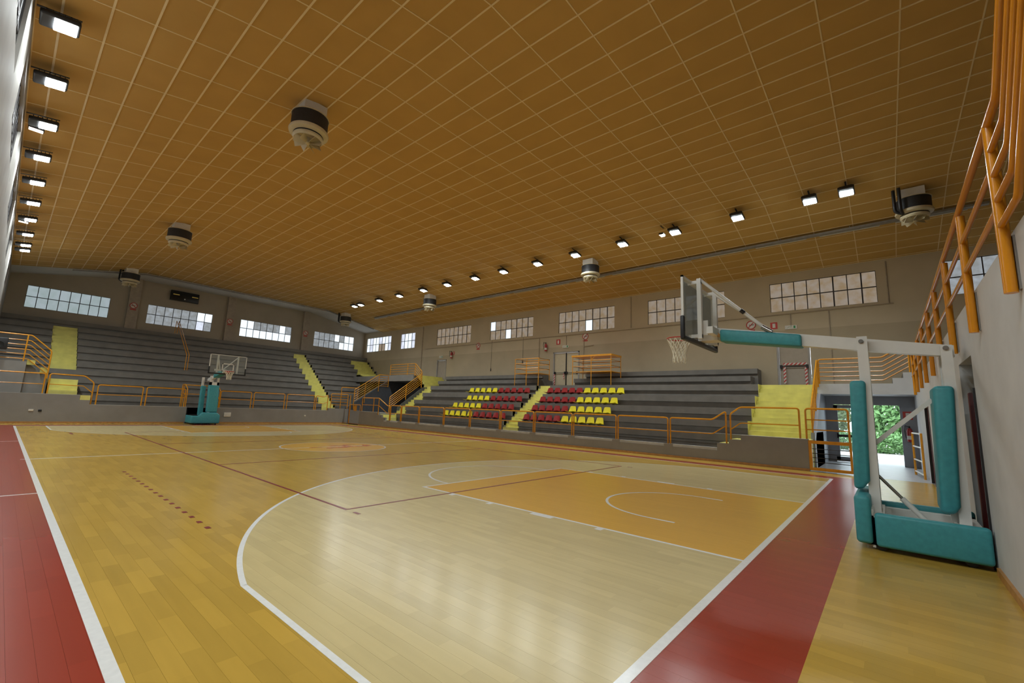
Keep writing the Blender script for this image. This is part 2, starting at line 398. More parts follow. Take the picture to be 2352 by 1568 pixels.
# ================================================================ CEILING
TX, TY = .6425, 1.275; KL, KR, ZC = 4.75, 17.60, 9.77; SLL, SLR = (ZC-8.68)/(KL-XL), (ZC-8.655)/(XR-KR)
def cz(x): return ZC-(KL-x)*SLL if x < KL else (ZC-(x-KR)*SLR if x > KR else ZC)
YE = 36.6
prof = [(XL-.3, cz(XL)), (XL, cz(XL)), (KL, ZC), (KR, ZC), (XR, cz(XR)), (XR+.3, cz(XR))]
poly = [(x, z+.045) for x, z in prof]+[(x, z+.35) for x, z in reversed(prof)]
ceiling = struct(MB().prism(poly, 'y', YB-.3, YE).build('ceiling', 'grid'), 'suspended ceiling of ochre panels between cream bars')
poly2 = [(x, z+.13) for x, z in prof]+[(x, z+.45) for x, z in reversed(prof)]
soffit = struct(MB().prism(poly2, 'y', YE+.001, YF+.3).build('ceiling', 'soffit'), 'bare white plaster soffit above the far windows')
ROT = {'l': math.atan(SLL), 'c': 0, 'r': -math.atan(SLR)}
xs = []            # (segment, x centre, z centre, width along the slope, x0, x1)
for seg, x0, x1, d in (('l', KL, XL, -1), ('c', KL, KR, 1), ('r', KR, XR, 1)):
    cs = math.cos(ROT[seg]); st = TX*cs; x = x0
    while (x-x1)*d < -.02:
        xn = x+d*st
        if (xn-x1)*d > 0: xn = x1
        a_, b_ = sorted((x, xn)); xs.append((seg, (a_+b_)/2, (cz(a_)+cz(b_))/2, (b_-a_)/cs, a_, b_)); x = xn
ys = []; y = 1.70-TY*10
while y < YE-.05: ys.append((y, min(y+TY, YE))); y += TY
tile_me = MB().box(-TX/2+.012, TX/2-.012, -TY/2+.012, TY/2-.012, 0, .02).mesh('ceiling_panel', 'panel')
tiles = []
for t in xs:
    for y0, y1 in ys:
        q = project((t[1], (y0+y1)/2, t[2])); full = t[3] > TX-.01 and y1-y0 > TY-.01
        ar = 0
        if q and -60 < q[0] < 2412 and -60 < q[1] < 1600 and full: ar = 1/q[2]**3
        tiles.append((ar, t, y0, y1))
tiles.sort(key=lambda a: -a[0])
for ar, t, y0, y1 in tiles[:300]:
    inst('ceiling_panel', tile_me, ceiling, (t[1], (y0+y1)/2, t[2]+.02), (0, -ROT[t[0]], 0))
mb = MB()
for ar, t, y0, y1 in tiles[300:]:
    an = ROT[t[0]]; ax = Vector((math.cos(an), 0, math.sin(an))); az = Vector((-math.sin(an), 0, math.cos(an)))
    mb.obox(Vector((t[1], (y0+y1)/2, t[2]))+az*.03, ax*(t[3]/2-.012), (0, (y1-y0)/2-.012, 0), az*.01)
o = mb.build('ceiling_panels', 'panel', ceiling); o['kind'] = 'stuff'
bx = sorted(set(round(t[4], 4) for t in xs) | {round(XR, 4)})
for x in bx:
    MB().box(x-.018, x+.018, YB, YE, cz(x)+.008, cz(x)+.05).build('grid_bar', 'grid', ceiling)
for y0, y1 in ys:
    for xa, xb in ((XL, KL), (KL, KR), (KR, XR)):
        MB().bar((xa, y0, cz(xa)+.03), (xb, y0, cz(xb)+.03), .028, .036).build('grid_bar', 'grid', ceiling)
# ================================================================ WALLS
ZW0, ZW1 = 6.79, 8.22
def wall_boxes(a0, a1, zt, holes):
    """rectangles (a,b,z0,z1) of a wall with rectangular holes"""
    cuts = sorted(set([a0, a1]+[h for H in holes for h in H[:2]])); out = []
    for a, b in zip(cuts[:-1], cuts[1:]):
        hs = sorted([(h[2], h[3]) for h in holes if h[0] <= a+1e-6 and h[1] >= b-1e-6]); z = 0
        for h0, h1 in hs:
            if h0 > z: out.append((a, b, z, h0))
            z = h1
        if z < zt: out.append((a, b, z, zt))
    return out
WR = [(-7.75, -3.55), (-1.4, 2.66), (4.75, 8.95), (11.1, 15.28), (17.47, 21.7), (23.84, 28.08), (31.18, 33.38), (34.97, 39.3)]
WF = [(-.45, 3.5), (5.59, 9.71), (11.77, 15.97), (18.09, 22.21)]
holesR = [(a, b, ZW0, ZW1) for a, b in WR]+[(-2.1, .45, 0, 2.42), (1.15, 2.5, 3.08, 5.45), (13.58, 15.65, 3.08, 5.52), (26.6, 27.84, 3.4, 5.52)]
mb = MB()
for a, b, z0, z1 in wall_boxes(YB, YF, 9.2, holesR): mb.box(XR, XR+.25, a, b, z0, z1)
struct(mb.build('wall_right', 'wallR'), 'beige right wall behind the seating with steel windows')
mb = MB()
for a, b, z0, z1 in wall_boxes(XL-.3, XR+.3, 10.1, [(a, b, ZW0, ZW1) for a, b in WF]): mb.box(a, b, YF, YF+.25, z0, z1)
wf = struct(mb.build('wall_far', 'wallF'), 'dim beige far wall above the tall stand')
for xa, xb in ((4.43, 5.05), (10.62, 11.2), (16.87, 17.45)): MB().box(xa, xb, YF-.22, YF, 6.1, 9.95).build('pier', 'pier', wf)
WLm = [(4.75, 9.3), (11.1, 15.28), (17.47, 21.7), (23.84, 28.08), (31.18, 35.3)]
mb = MB()
for a, b, z0, z1 in wall_boxes(YB, YF, 9.2, [(a, b, ZW0, ZW1) for a, b in WLm]): mb.box(XL-.25, XL, a, b, z0, z1)
struct(mb.build('wall_left', 'wallL'), 'grey plaster left wall seen edge-on beside the camera')
mb = MB()
for a, b, z0, z1 in wall_boxes(XL-.25, XR, 3.1, [(7.0, 8.22, 0, 2.48), (15.2, 16.75, 0, 2.1)]): mb.box(a, b, YN-.28, YN, z0, z1)
wn_ = struct(mb.build('wall_near', 'wallN'), 'white near wall under the orange balcony railing')
struct(MB().box(XL, XR, YB, YN-.28, 2.85, 3.08).build('floor', 'conc'), 'grey concrete balcony floor behind the white wall')
struct(MB().box(XL-.3, XR+.3, YB-.25, YB, 0, 10.1).build('wall_back', 'wallR'), 'beige wall closing the hall behind the balcony')
struct(MB().box(7.0, 8.22, -3.2, -3.1, 0, 2.5).box(8.22, 8.3, -3.1, YN-.28, 0, 2.5).box(6.92, 7.0, -3.1, YN-.28, 0, 2.5).box(6.9, 8.3, -3.2, YN-.28, 2.48, 2.55).build('wall_passage', 'wallN'), 'pale recess of the doorway behind the near basket')
MB().box(6.985, 7.03, YN-.05, YN+.02, 0, 2.08).build('edge_strip', 'black', wn_)
o = MB().rbox(8.05, 8.13, -2.78, -2.24, .05, 2.08, .02).build('door_leaf', 'maroon'); tag(o, 'dark maroon door leaf standing open in the near doorway', 'door')
d2 = empty('double_door', (15.97, YN-.05, 0)); tag(d2, 'closed maroon double door in the white near wall', 'door')
for a, b in ((15.22, 15.96), (15.99, 16.73)): MB().box(a, b, YN-.1, YN-.05, .01, 2.09).build('door_leaf', 'maroon', d2)
MB().box(15.2, 15.22, YN-.12, YN+.01, 0, 2.1).box(16.73, 16.75, YN-.12, YN+.01, 0, 2.1).build('door_frame', 'black', d2)
# ---- windows: frame mesh with pane children
WN = [0]
def window(axis, a0, a1, face, mats, cols=8, label=''):
    WN[0] += 1
    def P(m, u0, u1, z0, z1, d0, d1):
        if axis == 'y': m.box(face+d0, face+d1, u0, u1, z0, z1)
        else: m.box(u0, u1, face+d0, face+d1, z0, z1)
        return m
    sgn = 1 if face > 0 else -1
    fm = MB(); t = .045
    for z in (ZW0, (ZW0+ZW1)/2, ZW1): P(fm, a0, a1, z-t/2, z+t/2, sgn*.06, sgn*.11)
    for i in range(cols+1):
        u = a0+(a1-a0)*i/cols; tt = .055 if i in (1, 3) and axis == 'y' else t*.8; P(fm, u-tt/2, u+tt/2, ZW0, ZW1, sgn*.055, sgn*.112)
    f = struct(fm.build('window_%d' % WN[0], 'winframe'), label)
    for r in range(2):
        for i in range(cols):
            u0, u1 = a0+(a1-a0)*i/cols+.012, a0+(a1-a0)*(i+1)/cols-.012; z0 = ZW0+.012 if r == 0 else (ZW0+ZW1)/2+.012
            P(MB(), u0, u1, z0, z0+(ZW1-ZW0)/2-.024, sgn*.08, sgn*.092).build('pane', mats(i, r), f)
    return f
BR = {4: {(4, 0)}, 5: {(7, 1), (4, 0)}}
names = ['nearest, half hidden by the balcony rail', 'above the entrance stair', 'behind the near backboard', 'above the cream double door', 'fifth from the near end', 'above the plain grey door', 'short one near the far corner', 'last one beside the far corner']
for k, (a, b) in enumerate(WR):
    def mats(i, r, k=k):
        if k == 0: return 'pane_grey'
        if k >= 6: return 'pane_brown' if (i in (2, 3) and r == 0 and k == 7) else ('pane_bright' if (i*7+r*3) % 3 else 'pane_white')
        if (k == 4 and (i, r) in ((7, 1), (4, 0))) or (k == 3 and (i, r) == (3, 0)): return 'pane_bright'
        return 'pane_brown'
    window('y', a, b, XR, mats, 4 if k == 6 else 8, 'steel window in the right wall, '+names[k])
for k, (a, b) in enumerate(WF):
    def mats(i, r, k=k):
        if k == 0: return 'pane_green'
        if k == 1: return 'pane_bright' if r == 1 and i >= 6 else ('pane_white' if i == 6 else 'pane_grey')
        if k == 2: return 'pane_bright' if r == 0 or i in (0, 1, 6) else 'pane_grey'
        return 'pane_bright' if (i >= 5 and r == 0) or (r == 1 and i in (4, 6, 7)) else 'pane_grey'
    window('x', a, b, YF, mats, 8, 'steel window in the far wall, %s from the left' % ORD[k])
for k, (a, b) in enumerate(WLm):
    window('y', a, b, XL, lambda i, r: 'pane_grey' if (i+r) % 3 else 'pane_white', 8, 'steel window in the left wall, %s from the near end' % ORD[k])
# ================================================================ STANDS
def fillet(pts, r=.06):
    P = [Vector(p) for p in pts]; out = [P[0]]
    for i in range(1, len(P)-1):
        a, b, c = P[i-1], P[i], P[i+1]; d1 = min(r, (b-a).length*.45); d2 = min(r, (c-b).length*.45)
        p, q = b+(a-b).normalized()*d1, b+(c-b).normalized()*d2
        for t in (0, .33, .67, 1): out.append((1-t)**2*p+2*t*(1-t)*b+t*t*q)
    return out+[P[-1]]
def rail(label, top, z0, z1=None, mids=(.5,), posts=(), mat='orange', group=None, r=.029, name='guard_rail', cat='railing', base=None):
    """orange tube railing: end posts rise to the top polyline, mids run parallel below it"""
    z1 = z0 if z1 is None else z1; T = [Vector(p) for p in top]
    o = empty(name, (T[0].x, T[0].y, z0)); tag(o, label, cat, group)
    MB().tube(fillet([(T[0].x, T[0].y, z0)]+T+[(T[-1].x, T[-1].y, z1)], .09), r, 8).build('frame', mat, o)
    for d in mids: MB().tube(fillet([p-Vector((0, 0, d)) for p in T]), r*.72, 6).build('mid_rail', mat, o)
    for p in posts: MB().tube([(p[0], p[1], p[2]), (p[0], p[1], p[3])], r, 8).build('post', mat, o)
    return o
# ---- right stand
RT = [(17.65, .98), (18.37, 1.493), (19.09, 1.993), (19.81, 2.533)]
Y0, Y1 = 2.8, 24.9
st = empty('concrete_stand', (19.5, 14, 0)); tag(st, 'dark grey concrete stand along the right wall holding the seats', 'stand')
SEG = ((Y0, 13.80), (14.87, Y1+.02))
for k, (x, z) in enumerate(RT+[(20.53, 3.08)]):
    for a, b in SEG:
        o = MB().box(x+.08, x+.80 if k < 4 else 21.25, a, b, 0, z-.01).build('tier', 'conc', st)
        MB().box(x, x+.3, a, b, z-.28, z).build('nosing', 'conc', o)
MB().box(21.25, XR-.005, .72, 25.95, 0, 3.075).build('landing', 'conc', st)
for (x, xn, z, sp) in ((21.8, XR-.005, 3.557, ((3.35, 12.95), (15.65, 25.6))), (22.55, XR-.005, 3.966, ((3.2, 12.6), (15.9, 25.6)))):
    for a, b in sp:
        o = MB().box(x+.1, xn, a, b, 3.0, z-.01).build('tier', 'conc', st)
        MB().box(x, x+.3, a-.002, b+.002, z-.24, z).build('nosing', 'conc', o)
# kerb wall with stepped ends, walkway
kw = struct(MB().prism([(.66, 0), (28.0, 0), (28.0, 1.0), (25.75, 1.0), (25.75, .83), (25.3, .83), (25.3, .67), (24.85, .67), (24.85, .41), (3.45, .41), (3.45, .67), (3.05, .67), (3.05, .83), (2.65, .83), (2.65, 1.0), (.66, 1.0)], 'x', 16.6, 16.85).build('wall_kerb_right', 'parapet'), 'low grey kerb wall in front of the right stand')
MB().box(16.615, 16.86, 3.45, 24.85, .411, .5).build('coping', 'cap', kw)
for a, b, z in ((.66, 2.65, 1.0), (25.75, 28.0, 1.0)): MB().box(16.605, 16.86, a, b, z, z+.015).build('coping', 'cap', kw)
for y in (5.25, 7.50, 9.73, 11.98, 14.24, 16.54, 18.77, 21.15, 23.05, 24.3): MB().box(16.592, 16.86, y-.17, y+.17, .30, .505).build('post_block', 'parapet', kw)
struct(MB().box(16.85, 17.8, 2.65, 25.75, 0, .42).build('floor', 'conc'), 'grey walkway between kerb wall and right stand')
pn = struct(MB().box(16.85, 18.36, .66, 2.65, 0, .975).build('floor', 'yellow'), 'yellow landing at the foot of the entrance stair')
struct(MB().box(16.85, 18.2, 25.75, 28.0, 0, .97).build('floor', 'parapet'), 'grey landing beside the far right gate')
def steps(name, label, boxes, mat='yellow', cat='stairs', loc=None):
    b0 = boxes[0]; o = empty(name, loc or (b0[0], b0[2], b0[4])); tag(o, label, cat)
    for b in boxes: MB().box(*b).build('step', mat, o)
    return o
def flight(x_edges, z_prev, ya, yb, n=3, run=.24):
    out = []; zq = z_prev
    for (x, z) in x_edges:
        r = (z-zq)/n
        for i in range(n): out.append((x+run*i, x+run*n, ya+.004, yb-.004, 0, zq+r*(i+1)))
        zq = z
    return out
steps('aisle_stair', 'yellow painted aisle stair splitting the red and yellow seats', flight(RT+[(20.53, 3.08)], .42, 13.80, 14.87))
steps('entrance_stair', 'wide yellow stair beside the entrance lobby at the near end', flight([(18.37, 1.493), (19.09, 1.993), (19.81, 2.533), (20.53, 3.08)], .98, .72, 2.78))
steps('corner_stair', 'yellow stair at the far end of the right stand', flight(RT+[(20.53, 3.08)], .6, 24.92, 25.95))
steps('kerb_steps', 'two small yellow steps on the kerb wall near the entrance', [(16.86, 17.64, 2.66, 3.03, .42, .845), (16.86, 17.64, 3.03, 3.43, .42, .685)])
steps('kerb_steps', 'small yellow steps on the kerb wall by the far right corner', [(16.86, 17.64, 25.3, 25.74, .42, .845), (16.86, 17.64, 24.87, 25.3, .42, .685)])
for k, (x, z) in enumerate(RT[1:]+[(20.53, 3.08)]):
    MB().box(x-.003, x+.72, Y0-.016, Y0-.001, z-.52, z+.003).build('cheek', 'yellow', st)
# landing over the lobby, near
sl = struct(MB().box(20.53, XR, -2.2, .7, 2.68, 3.08).box(20.53, 20.7, -1.9, -1.6, 3.08, 3.28).box(20.53, 20.7, -2.2, -1.9, 3.08, 3.48).build('floor', 'wallN'), 'white slab edge of the upper landing above the lobby')
struct(MB().box(20.7, XR, -2.2, -1.6, 3.08, 3.28).box(20.7, XR, -2.2, -1.9, 3.28, 3.48).build('floor', 'conc'), 'grey steps rising from the landing to the balcony')
struct(MB().box(17.9, 20.53, .60, .715, 0, 1.2).prism([(18.2, 0), (22.2, 0), (22.2, 2.68), (20.5, 2.68), (18.2, 1.0)], 'y', .60, .715).build('wall_lobby', 'partition'), 'blue grey side wall of the lobby under the stair')
# ---- seats
def seat_mesh(mat):
    m = MB(); d = .40; wd = .235; n = 7; prof_ = []
    for i in range(n): t = i/(n-1); prof_.append((-.02+d*t*.82, .045+.03*(1-t)**2-.03*t))
    for i in range(1, n): t = i/(n-1); prof_.append((.308+.055*t+.03*math.sin(t*1.5), .015+.34*t))
    k = len(prof_); nv = 7; th = .014; vs, fs = [], []
    for s_ in (0, 1):
        for i, (x, z) in enumerate(prof_):
            nar = 1-.34*max(0, (i-n+1)/(n-1)) if i >= n else 1
            for j in range(nv):
                u = -1+2*j/(nv-1); cup = .03*u*u
                x2, z2 = (x, z+cup) if i < n else (x-cup*.9, z-(.02*u**4 if i == k-1 else 0))
                off = (0, -th) if i < n-1 else (th, 0)
                vs.append((x2+(off[0] if s_ else 0), u*wd*nar, z2+(off[1] if s_ else 0)))
    for i in range(k-1):
        for j in range(nv-1):
            a = i*nv+j; fs.append((a, a+1, a+nv+1, a+nv)); b = k*nv+a; fs.append((b+nv, b+nv+1, b+1, b))
    edge = [i*nv for i in range(k)]+[(k-1)*nv+j for j in range(1, nv)]+[i*nv+nv-1 for i in range(k-2, -1, -1)]+[j for j in range(nv-2, 0, -1)]
    for a, b in zip(edge, edge[1:]+edge[:1]): fs.append((a, b, b+k*nv, a+k*nv))
    m.add(vs, fs, True); return m.mesh('stadium_seat', mat)
def bracket_mesh(): return MB().box(.03, .26, -.06, .06, -.02, .02).mesh('mount', 'galv')
SMY, SMR, BRK = seat_mesh('seatY'), seat_mesh('seatR'), bracket_mesh()
rows = ['first', 'second', 'third', 'fourth']
for ri, (x, z) in enumerate(RT):
    for side, ya, yb in (('right', 13.78, 8.83), ('left', 20.35, 15.0)):
        for j in range(10):
            if side == 'left' and ri == 2 and j == 0: continue
            red = (j < 5) if side == 'right' else (j >= 5)
            yc = ya+(yb-ya)*(j+.5)/10
            idx = (j % 5)
            pos = ORD[idx] if not (side == 'left' and ri == 2 and not red) else ORD[idx-1]
            o = inst('stadium_seat', SMR if red else SMY, None, (x+.06, yc, z+.03))
            tag(o, '%s %s plastic seat from the left, %s row up, %s of the aisle stair' % (pos, 'red' if red else 'yellow', rows[ri], side), 'seat', 'plastic seats on the right stand')
            m = inst('mount', BRK, None, (0, 0, 0)); m.parent = o; m.location = (0, 0, .0)
# ---- right guard rails on the kerb wall
yb = [5.25, 7.50, 9.73, 11.98, 14.24, 16.54, 18.77, 21.15, 23.05, 24.3]
for i, (a, b) in enumerate(zip(yb[:-1], yb[1:])):
    rail('orange tube guard rail on the right kerb wall, %s long panel from the entrance' % ORD[i+1], [(16.72, a+.05, 1.51), (16.72, b-.05, 1.51)], .5, mids=(.52,), group='guard rails on the right kerb wall')
rail('orange tube guard rail on the right kerb wall with one end kinked upward', [(16.72, 5.2, 1.51), (16.72, 3.62, 1.51), (16.72, 3.15, 1.83)], .5, .67, mids=(.52,))
rail('orange tube guard rail at the foot of the wide entrance stair', [(16.72, 3.0, 1.74), (16.72, 2.66, 1.99), (16.72, .88, 2.0)], .83, 1.0, mids=(.56,))
g = rail('orange railing with three bars above the entrance gate', [(16.72, .70, 2.0), (16.72, -.42, 2.0)], .98, .95, mids=(.36, .68), cat='railing')
rail('orange tube guard rail around the far right corner landing', [(16.72, 27.9, 1.98), (16.72, 25.75, 1.98), (16.72, 24.65, 1.47), (16.72, 24.35, 1.47)], 1.0, .5, mids=(.5,), posts=((16.72, 26.4, 1.0, 1.98), (16.72, 25.75, .83, 1.98)))
# stair side railings (near: y=.68, far: y=26.0)
def stair_rail(label, y, x0, x1, z0, z1, ex, dirn=1):
    tops = [(x0, y, z0+1.0), (x1, y, z1+1.0)]
    return rail(label, tops, z0-.1, z1-.1, mids=(.16, .32, .48, .64, .80), posts=(((x0+x1)/2, y, (z0+z1)/2-.1, (z0+z1)/2+1.0),))
stair_rail('steep orange six-bar railing climbing beside the entrance stair', .66, 17.95, 20.5, 1.1, 3.05, 0)
stair_rail('steep orange six-bar railing climbing beside the far corner stair', 26.02, 17.75, 20.5, 1.1, 3.05, 0)
rail('orange six-bar landing railing above the lobby, kinked up at the balcony steps', [(20.58, .62, 4.06), (20.58, -1.35, 4.06), (20.58, -2.1, 4.55)], 2.95, 3.4, mids=(.17, .34, .51, .68, .85))
# entrance gate
gt = empty('entrance_gate', (16.66, .1, 0)); tag(gt, 'orange framed gate with dark bars beside the entrance stair', 'gate')
MB().box(16.62, 16.72, -.46, .66, .88, .98).box(16.62, 16.72, -.46, .66, .04, .13).box(16.62, 16.72, .57, .66, .13, .88).box(16.62, 16.72, -.46, -.40, .13, .88).build('frame', 'orange', gt)
for z in (.29, .43, .57, .71): MB().tube([(16.78, .60, z), (16.78, -.42, z)], .012, 6).build('bar', 'black', gt)
gl = empty('gate_leaf', (18.4, -2.05, 0)); tag(gl, 'orange gate leaf with pale rungs standing open against the white wall', 'gate')
for xa, ya in ((17.62, -2.1), (19.2, -1.95)): MB().tube([(xa, ya, 0), (xa, ya, 1.36)], .03, 8).build('stile', 'orange', gl)
for z in (.12, .5, .92, 1.34): MB().tube([(17.62, -2.1, z), (19.2, -1.95, z)], .024, 6).build('rung', 'white', gl)
# ---- lobby partition, doors and the garden outside
pt = struct(MB().box(22.2, 22.28, .35, .72, 0, 2.68).box(22.2, 22.28, -2.2, -1.74, 0, 2.68).box(22.2, 22.28, -1.74, .35, 2.33, 2.68).box(22.2, 22.28, -.86, -.78, 0, 2.33).build('wall_partition', 'partition'), 'blue grey partition with glass doors in the lobby')
dl = empty('glass_door', (22.24, -.2, 0)); tag(dl, 'closed glazed door leaf with dark push bar in the lobby partition', 'door')
MB().box(22.21, 22.27, -.78, -.68, .02, 2.31).box(22.21, 22.27, .22, .35, .02, 2.31).box(22.21, 22.27, -.78, .35, 2.18, 2.31).box(22.21, 22.27, -.78, .35, .02, .2).build('stile_frame', 'partition', dl)
MB().box(22.235, 22.245, -.68, .22, .2, 2.18).build('glazing', 'doorglass', dl)
MB().box(22.12, 22.18, -.7, .26, 1.0, 1.1).box(22.12, 22.22, -.72, -.66, .95, 1.15).box(22.12, 22.22, .22, .28, .95, 1.15).build('push_bar', 'black', dl)
do = empty('glass_door', (22.7, -.84, 0)); tag(do, 'glazed lobby door leaf swung open towards the garden', 'door')
MB().box(22.3, 23.2, -.87, -.82, .02, .2).box(22.3, 23.2, -.87, -.82, 2.2, 2.3).box(22.3, 22.4, -.87, -.82, .2, 2.2).box(23.1, 23.2, -.87, -.82, .2, 2.2).build('stile_frame', 'partition', do)
MB().box(22.4, 23.1, -.85, -.84, .2, 2.2).build('glazing', 'doorglass', do)
struct(MB().box(23.65, 50, -30, 30, -.35, -.12).build('ground', 'paving'), 'pale paving outside the open lobby door')
random.seed(3)
for bi, (bx0, by0, rx, ry, hh, lab) in enumerate(((37, -2.6, 2.0, 2.4, 4.6, 'dense green bush outside the open lobby door'), (38, 3.2, 2.2, 2.6, 5.0, 'pale green bush behind the closed glass door'), (33.6, -.9, .8, 3.2, 1.15, 'low clipped hedge outside the lobby door'))):
    e = empty('garden_bush' if bi < 2 else 'garden_hedge', (bx0, by0, -.12)); tag(e, lab, 'bush' if bi < 2 else 'hedge')
    MB().tube([(bx0, by0, -.12), (bx0+.1, by0, hh*.3), (bx0, by0+.2, hh*.6)], .12, 6).build('stem', 'leaf', e)
    m = MB()
    for i in range(5200):
        u, v = random.uniform(-1, 1), random.uniform(0, 2*math.pi); rr = (1-u*u)**.5; k = random.uniform(.75, 1.05)
        c = Vector((bx0+rx*rr*math.cos(v)*k, by0+ry*rr*math.sin(v)*k, -.1+hh*(.5+.5*u*k)))
        a1 = Vector((random.uniform(-1, 1), random.uniform(-1, 1), random.uniform(-1, 1))).normalized(); a2 = a1.orthogonal().normalized(); s_ = random.uniform(.12, .26) if bi < 2 else random.uniform(.06, .12)
        m.add([c-a1*s_, c-a2*s_*.5, c+a1*s_, c+a2*s_*.5], [(0, 1, 2, 3)])
    f = m.build('foliage', 'leaf2' if bi == 1 else 'leaf', e); f['kind'] = 'stuff'
# ---- far stand
FT = [(32.2+.68*k, 1.42+.475*k) for k in range(11)]
fs_ = empty('concrete_stand', (11, 35.5, 0)); tag(fs_, 'tall dark grey concrete stand filling the far end of the hall', 'stand')
for k, (y, z) in enumerate(FT):
    yn = FT[k+1][0] if k < 10 else YF
    xr = XR-.005 if k > 5 else (17.3+k*.8 if k < 4 else 20.5)
    segs = [(XL+.005, .95), (2.08, 15.8), (16.9, xr if k < 6 else 21.3)]+([(23.3, xr)] if k >= 6 else []) if 4 <= k < 10 else ([(XL+.005 if k > 2 else .86, 15.8), (16.9, xr)] if k < 10 else [(XL+.005, xr)])
    for a, b in segs:
        o = MB().box(a, b, y+.07, yn+.07 if k < 10 else YF-.23, 0, z-.01).build('tier', 'conc', fs_)
        MB().box(a, b, y, y+.3, z-.27, z).build('nosing', 'conc', o)
kf = struct(MB().box(XL, 2.05, 30.2, 30.45, 0, 1.43).box(2.05, 2.45, 30.2, 30.45, 0, 1.19).box(2.45, 6.66, 30.2, 30.45, 0, .95).box(8.22, 15.35, 30.2, 30.45, 0, .95).box(15.35, 16.95, 30.2, 30.45, 0, 1.12).build('wall_kerb_far', 'parapet'), 'grey parapet wall at the far end of the court')
MB().box(2.45, 6.66, 30.195, 30.46, .95, .965).box(8.22, 15.35, 30.195, 30.46, .95, .965).build('coping', 'cap', kf)
MB().box(XL, 2.04, 30.195, 30.46, 1.43, 1.445).build('coping', 'cap', kf)
struct(MB().box(XL, 6.66, 30.45, 32.4, 0, .88).box(8.22, 17.0, 30.45, 32.4, 0, .88).box(XL, 2.3, 30.45, 32.4, .88, 1.36).build('floor', 'conc'), 'grey walkway behind the far parapet')
struct(MB().box(6.66, 8.22, 31.45, 31.6, 0, .9).box(6.66, 6.72, 30.25, 31.45, 0, .9).box(8.16, 8.22, 30.25, 31.45, 0, .9).build('wall_niche', 'niche'), 'dark storage recess behind the far basket')
struct(MB().box(6.6, 8.3, 31.45, 32.4, .5, .93).build('floor', 'conc'), 'walkway slab behind the storage recess')
def flight_y(edges, z_prev, xa, xb, n=2, run=.34):
    out = []; zq = z_prev
    for (y, z) in edges:
        r = (z-zq)/n
        for i in range(n): out.append((xa+.004, xb-.004, y+run*i, y+run*n, 0, zq+r*(i+1)))
        zq = z
    return out
steps('tall_stair', 'long narrow yellow stair climbing the far stand on the right', flight_y(FT[:10], .88, 15.8, 16.9))
steps('upper_stair', 'upper wide flight of yellow steps on the far stand at left', flight_y(FT[4:10], FT[3][1], .95, 2.08))
steps('lower_stair', 'lower flight of yellow steps behind the far left railing', [(.9, 2.0, 31.2-.25*k*0+.3*k, 33.0, 1.36, 1.36+.29*(k+1)) for k in range(3)])
steps('kerb_steps', 'single small yellow step beside the far left railing', [(2.06, 2.44, 30.2, 30.44, 1.19, 1.43)])
steps('side_steps', 'two small yellow steps under the far left balcony rail', [(0.01, .3, 31.45, 31.71, 2.85, 3.09), (.52, .84, 31.45, 31.71, 2.5, 2.76)])
steps('flank_stair', 'yellow stair on the far stand against the right wall', flight_y(FT[6:10], 4.0, 21.3, 23.3))
# left balcony block on the far stand
struct(MB().box(XL, 0.0, 31.35, 34.3, 1.36, 3.0).prism([(0, 1.36), (.85, 1.36), (.85, 2.2), (0, 3.0)], 'y', 31.72, 34.3).build('wall_balcony', 'parapet'), 'grey balcony block at the far left')
rail('orange five-bar railing on the far left balcony, sloping down at its end', [(XL+.03, 31.4, 4.33), (.02, 31.4, 4.33), (.8, 31.4, 3.62)], 2.9, 2.2, mids=(.27, .5, .73, .96, 1.2), posts=((-.12, 31.4, 2.95, 4.33),))
sp = empty('loudspeaker', (-1.0, 31.2, 3.5)); tag(sp, 'black loudspeaker box hanging on the far left balcony railing', 'speaker')
MB().rbox(XL+.02, -.74, 31.05, 31.36, 3.5, 4.06, .02).build('cabinet', 'black', sp); MB().lathe((-1.0, 31.05, 3.72), [(.15, 0), (.15, -.012), (.05, -.004)], 20, 'y').build('cone', 'screen', sp)
# far guard rails
rail('orange guard rail on the raised far left parapet', [(XL+.03, 30.33, 2.43), (.70, 30.33, 2.43)], 1.43, mids=(.52,))
rail('orange guard rail in front of the lower yellow steps, end sloping down', [(.86, 30.33, 2.44), (2.12, 30.33, 2.42), (2.5, 30.33, 2.09)], 1.43, .95, mids=(.52,))
for i, (a, b) in enumerate(((2.69, 4.55), (4.72, 6.52), (8.35, 10.1), (10.27, 12.2), (12.38, 14.3))):
    side = 'left' if i < 2 else 'right'; n_ = [2, 1, 1, 2, 3][i]
    rail('orange guard rail on the far parapet, %s panel to the %s of the basket recess' % (ORD[n_-1], side), [(a, 30.33, 2.0), (b, 30.33, 2.0)], .95, mids=(.5,), group='guard rails on the far parapet')
rail('short orange guard rail in front of the tall yellow stair', [(14.42, 30.33, 2.0), (15.0, 30.33, 1.93), (15.3, 30.33, 2.08)], .95, mids=(.5,))
rail('orange five-bar guard rail right of the tall yellow stair', [(15.55, 30.33, 2.2), (16.9, 30.33, 2.2)], 1.12, mids=(.2, .4, .6, .82))
rail('orange side railing left of the basket recess', [(6.6, 30.33, 2.02), (6.6, 30.9, 2.3), (6.6, 31.5, 2.3)], .95, .9, mids=(.55,))
rail('orange side railing right of the basket recess', [(8.3, 30.33, 2.02), (8.3, 30.9, 2.3), (8.3, 31.5, 2.3)], .95, .9, mids=(.55,))
rail('orange railing across the back of the basket recess', [(6.68, 31.52, 2.28), (8.22, 31.52, 2.28)], .93, mids=(.55,))
rail('small orange loop railing behind the far right gate', [(17.0, 31.6, 2.78), (18.4, 31.6, 2.78)], .9, mids=(.42,))
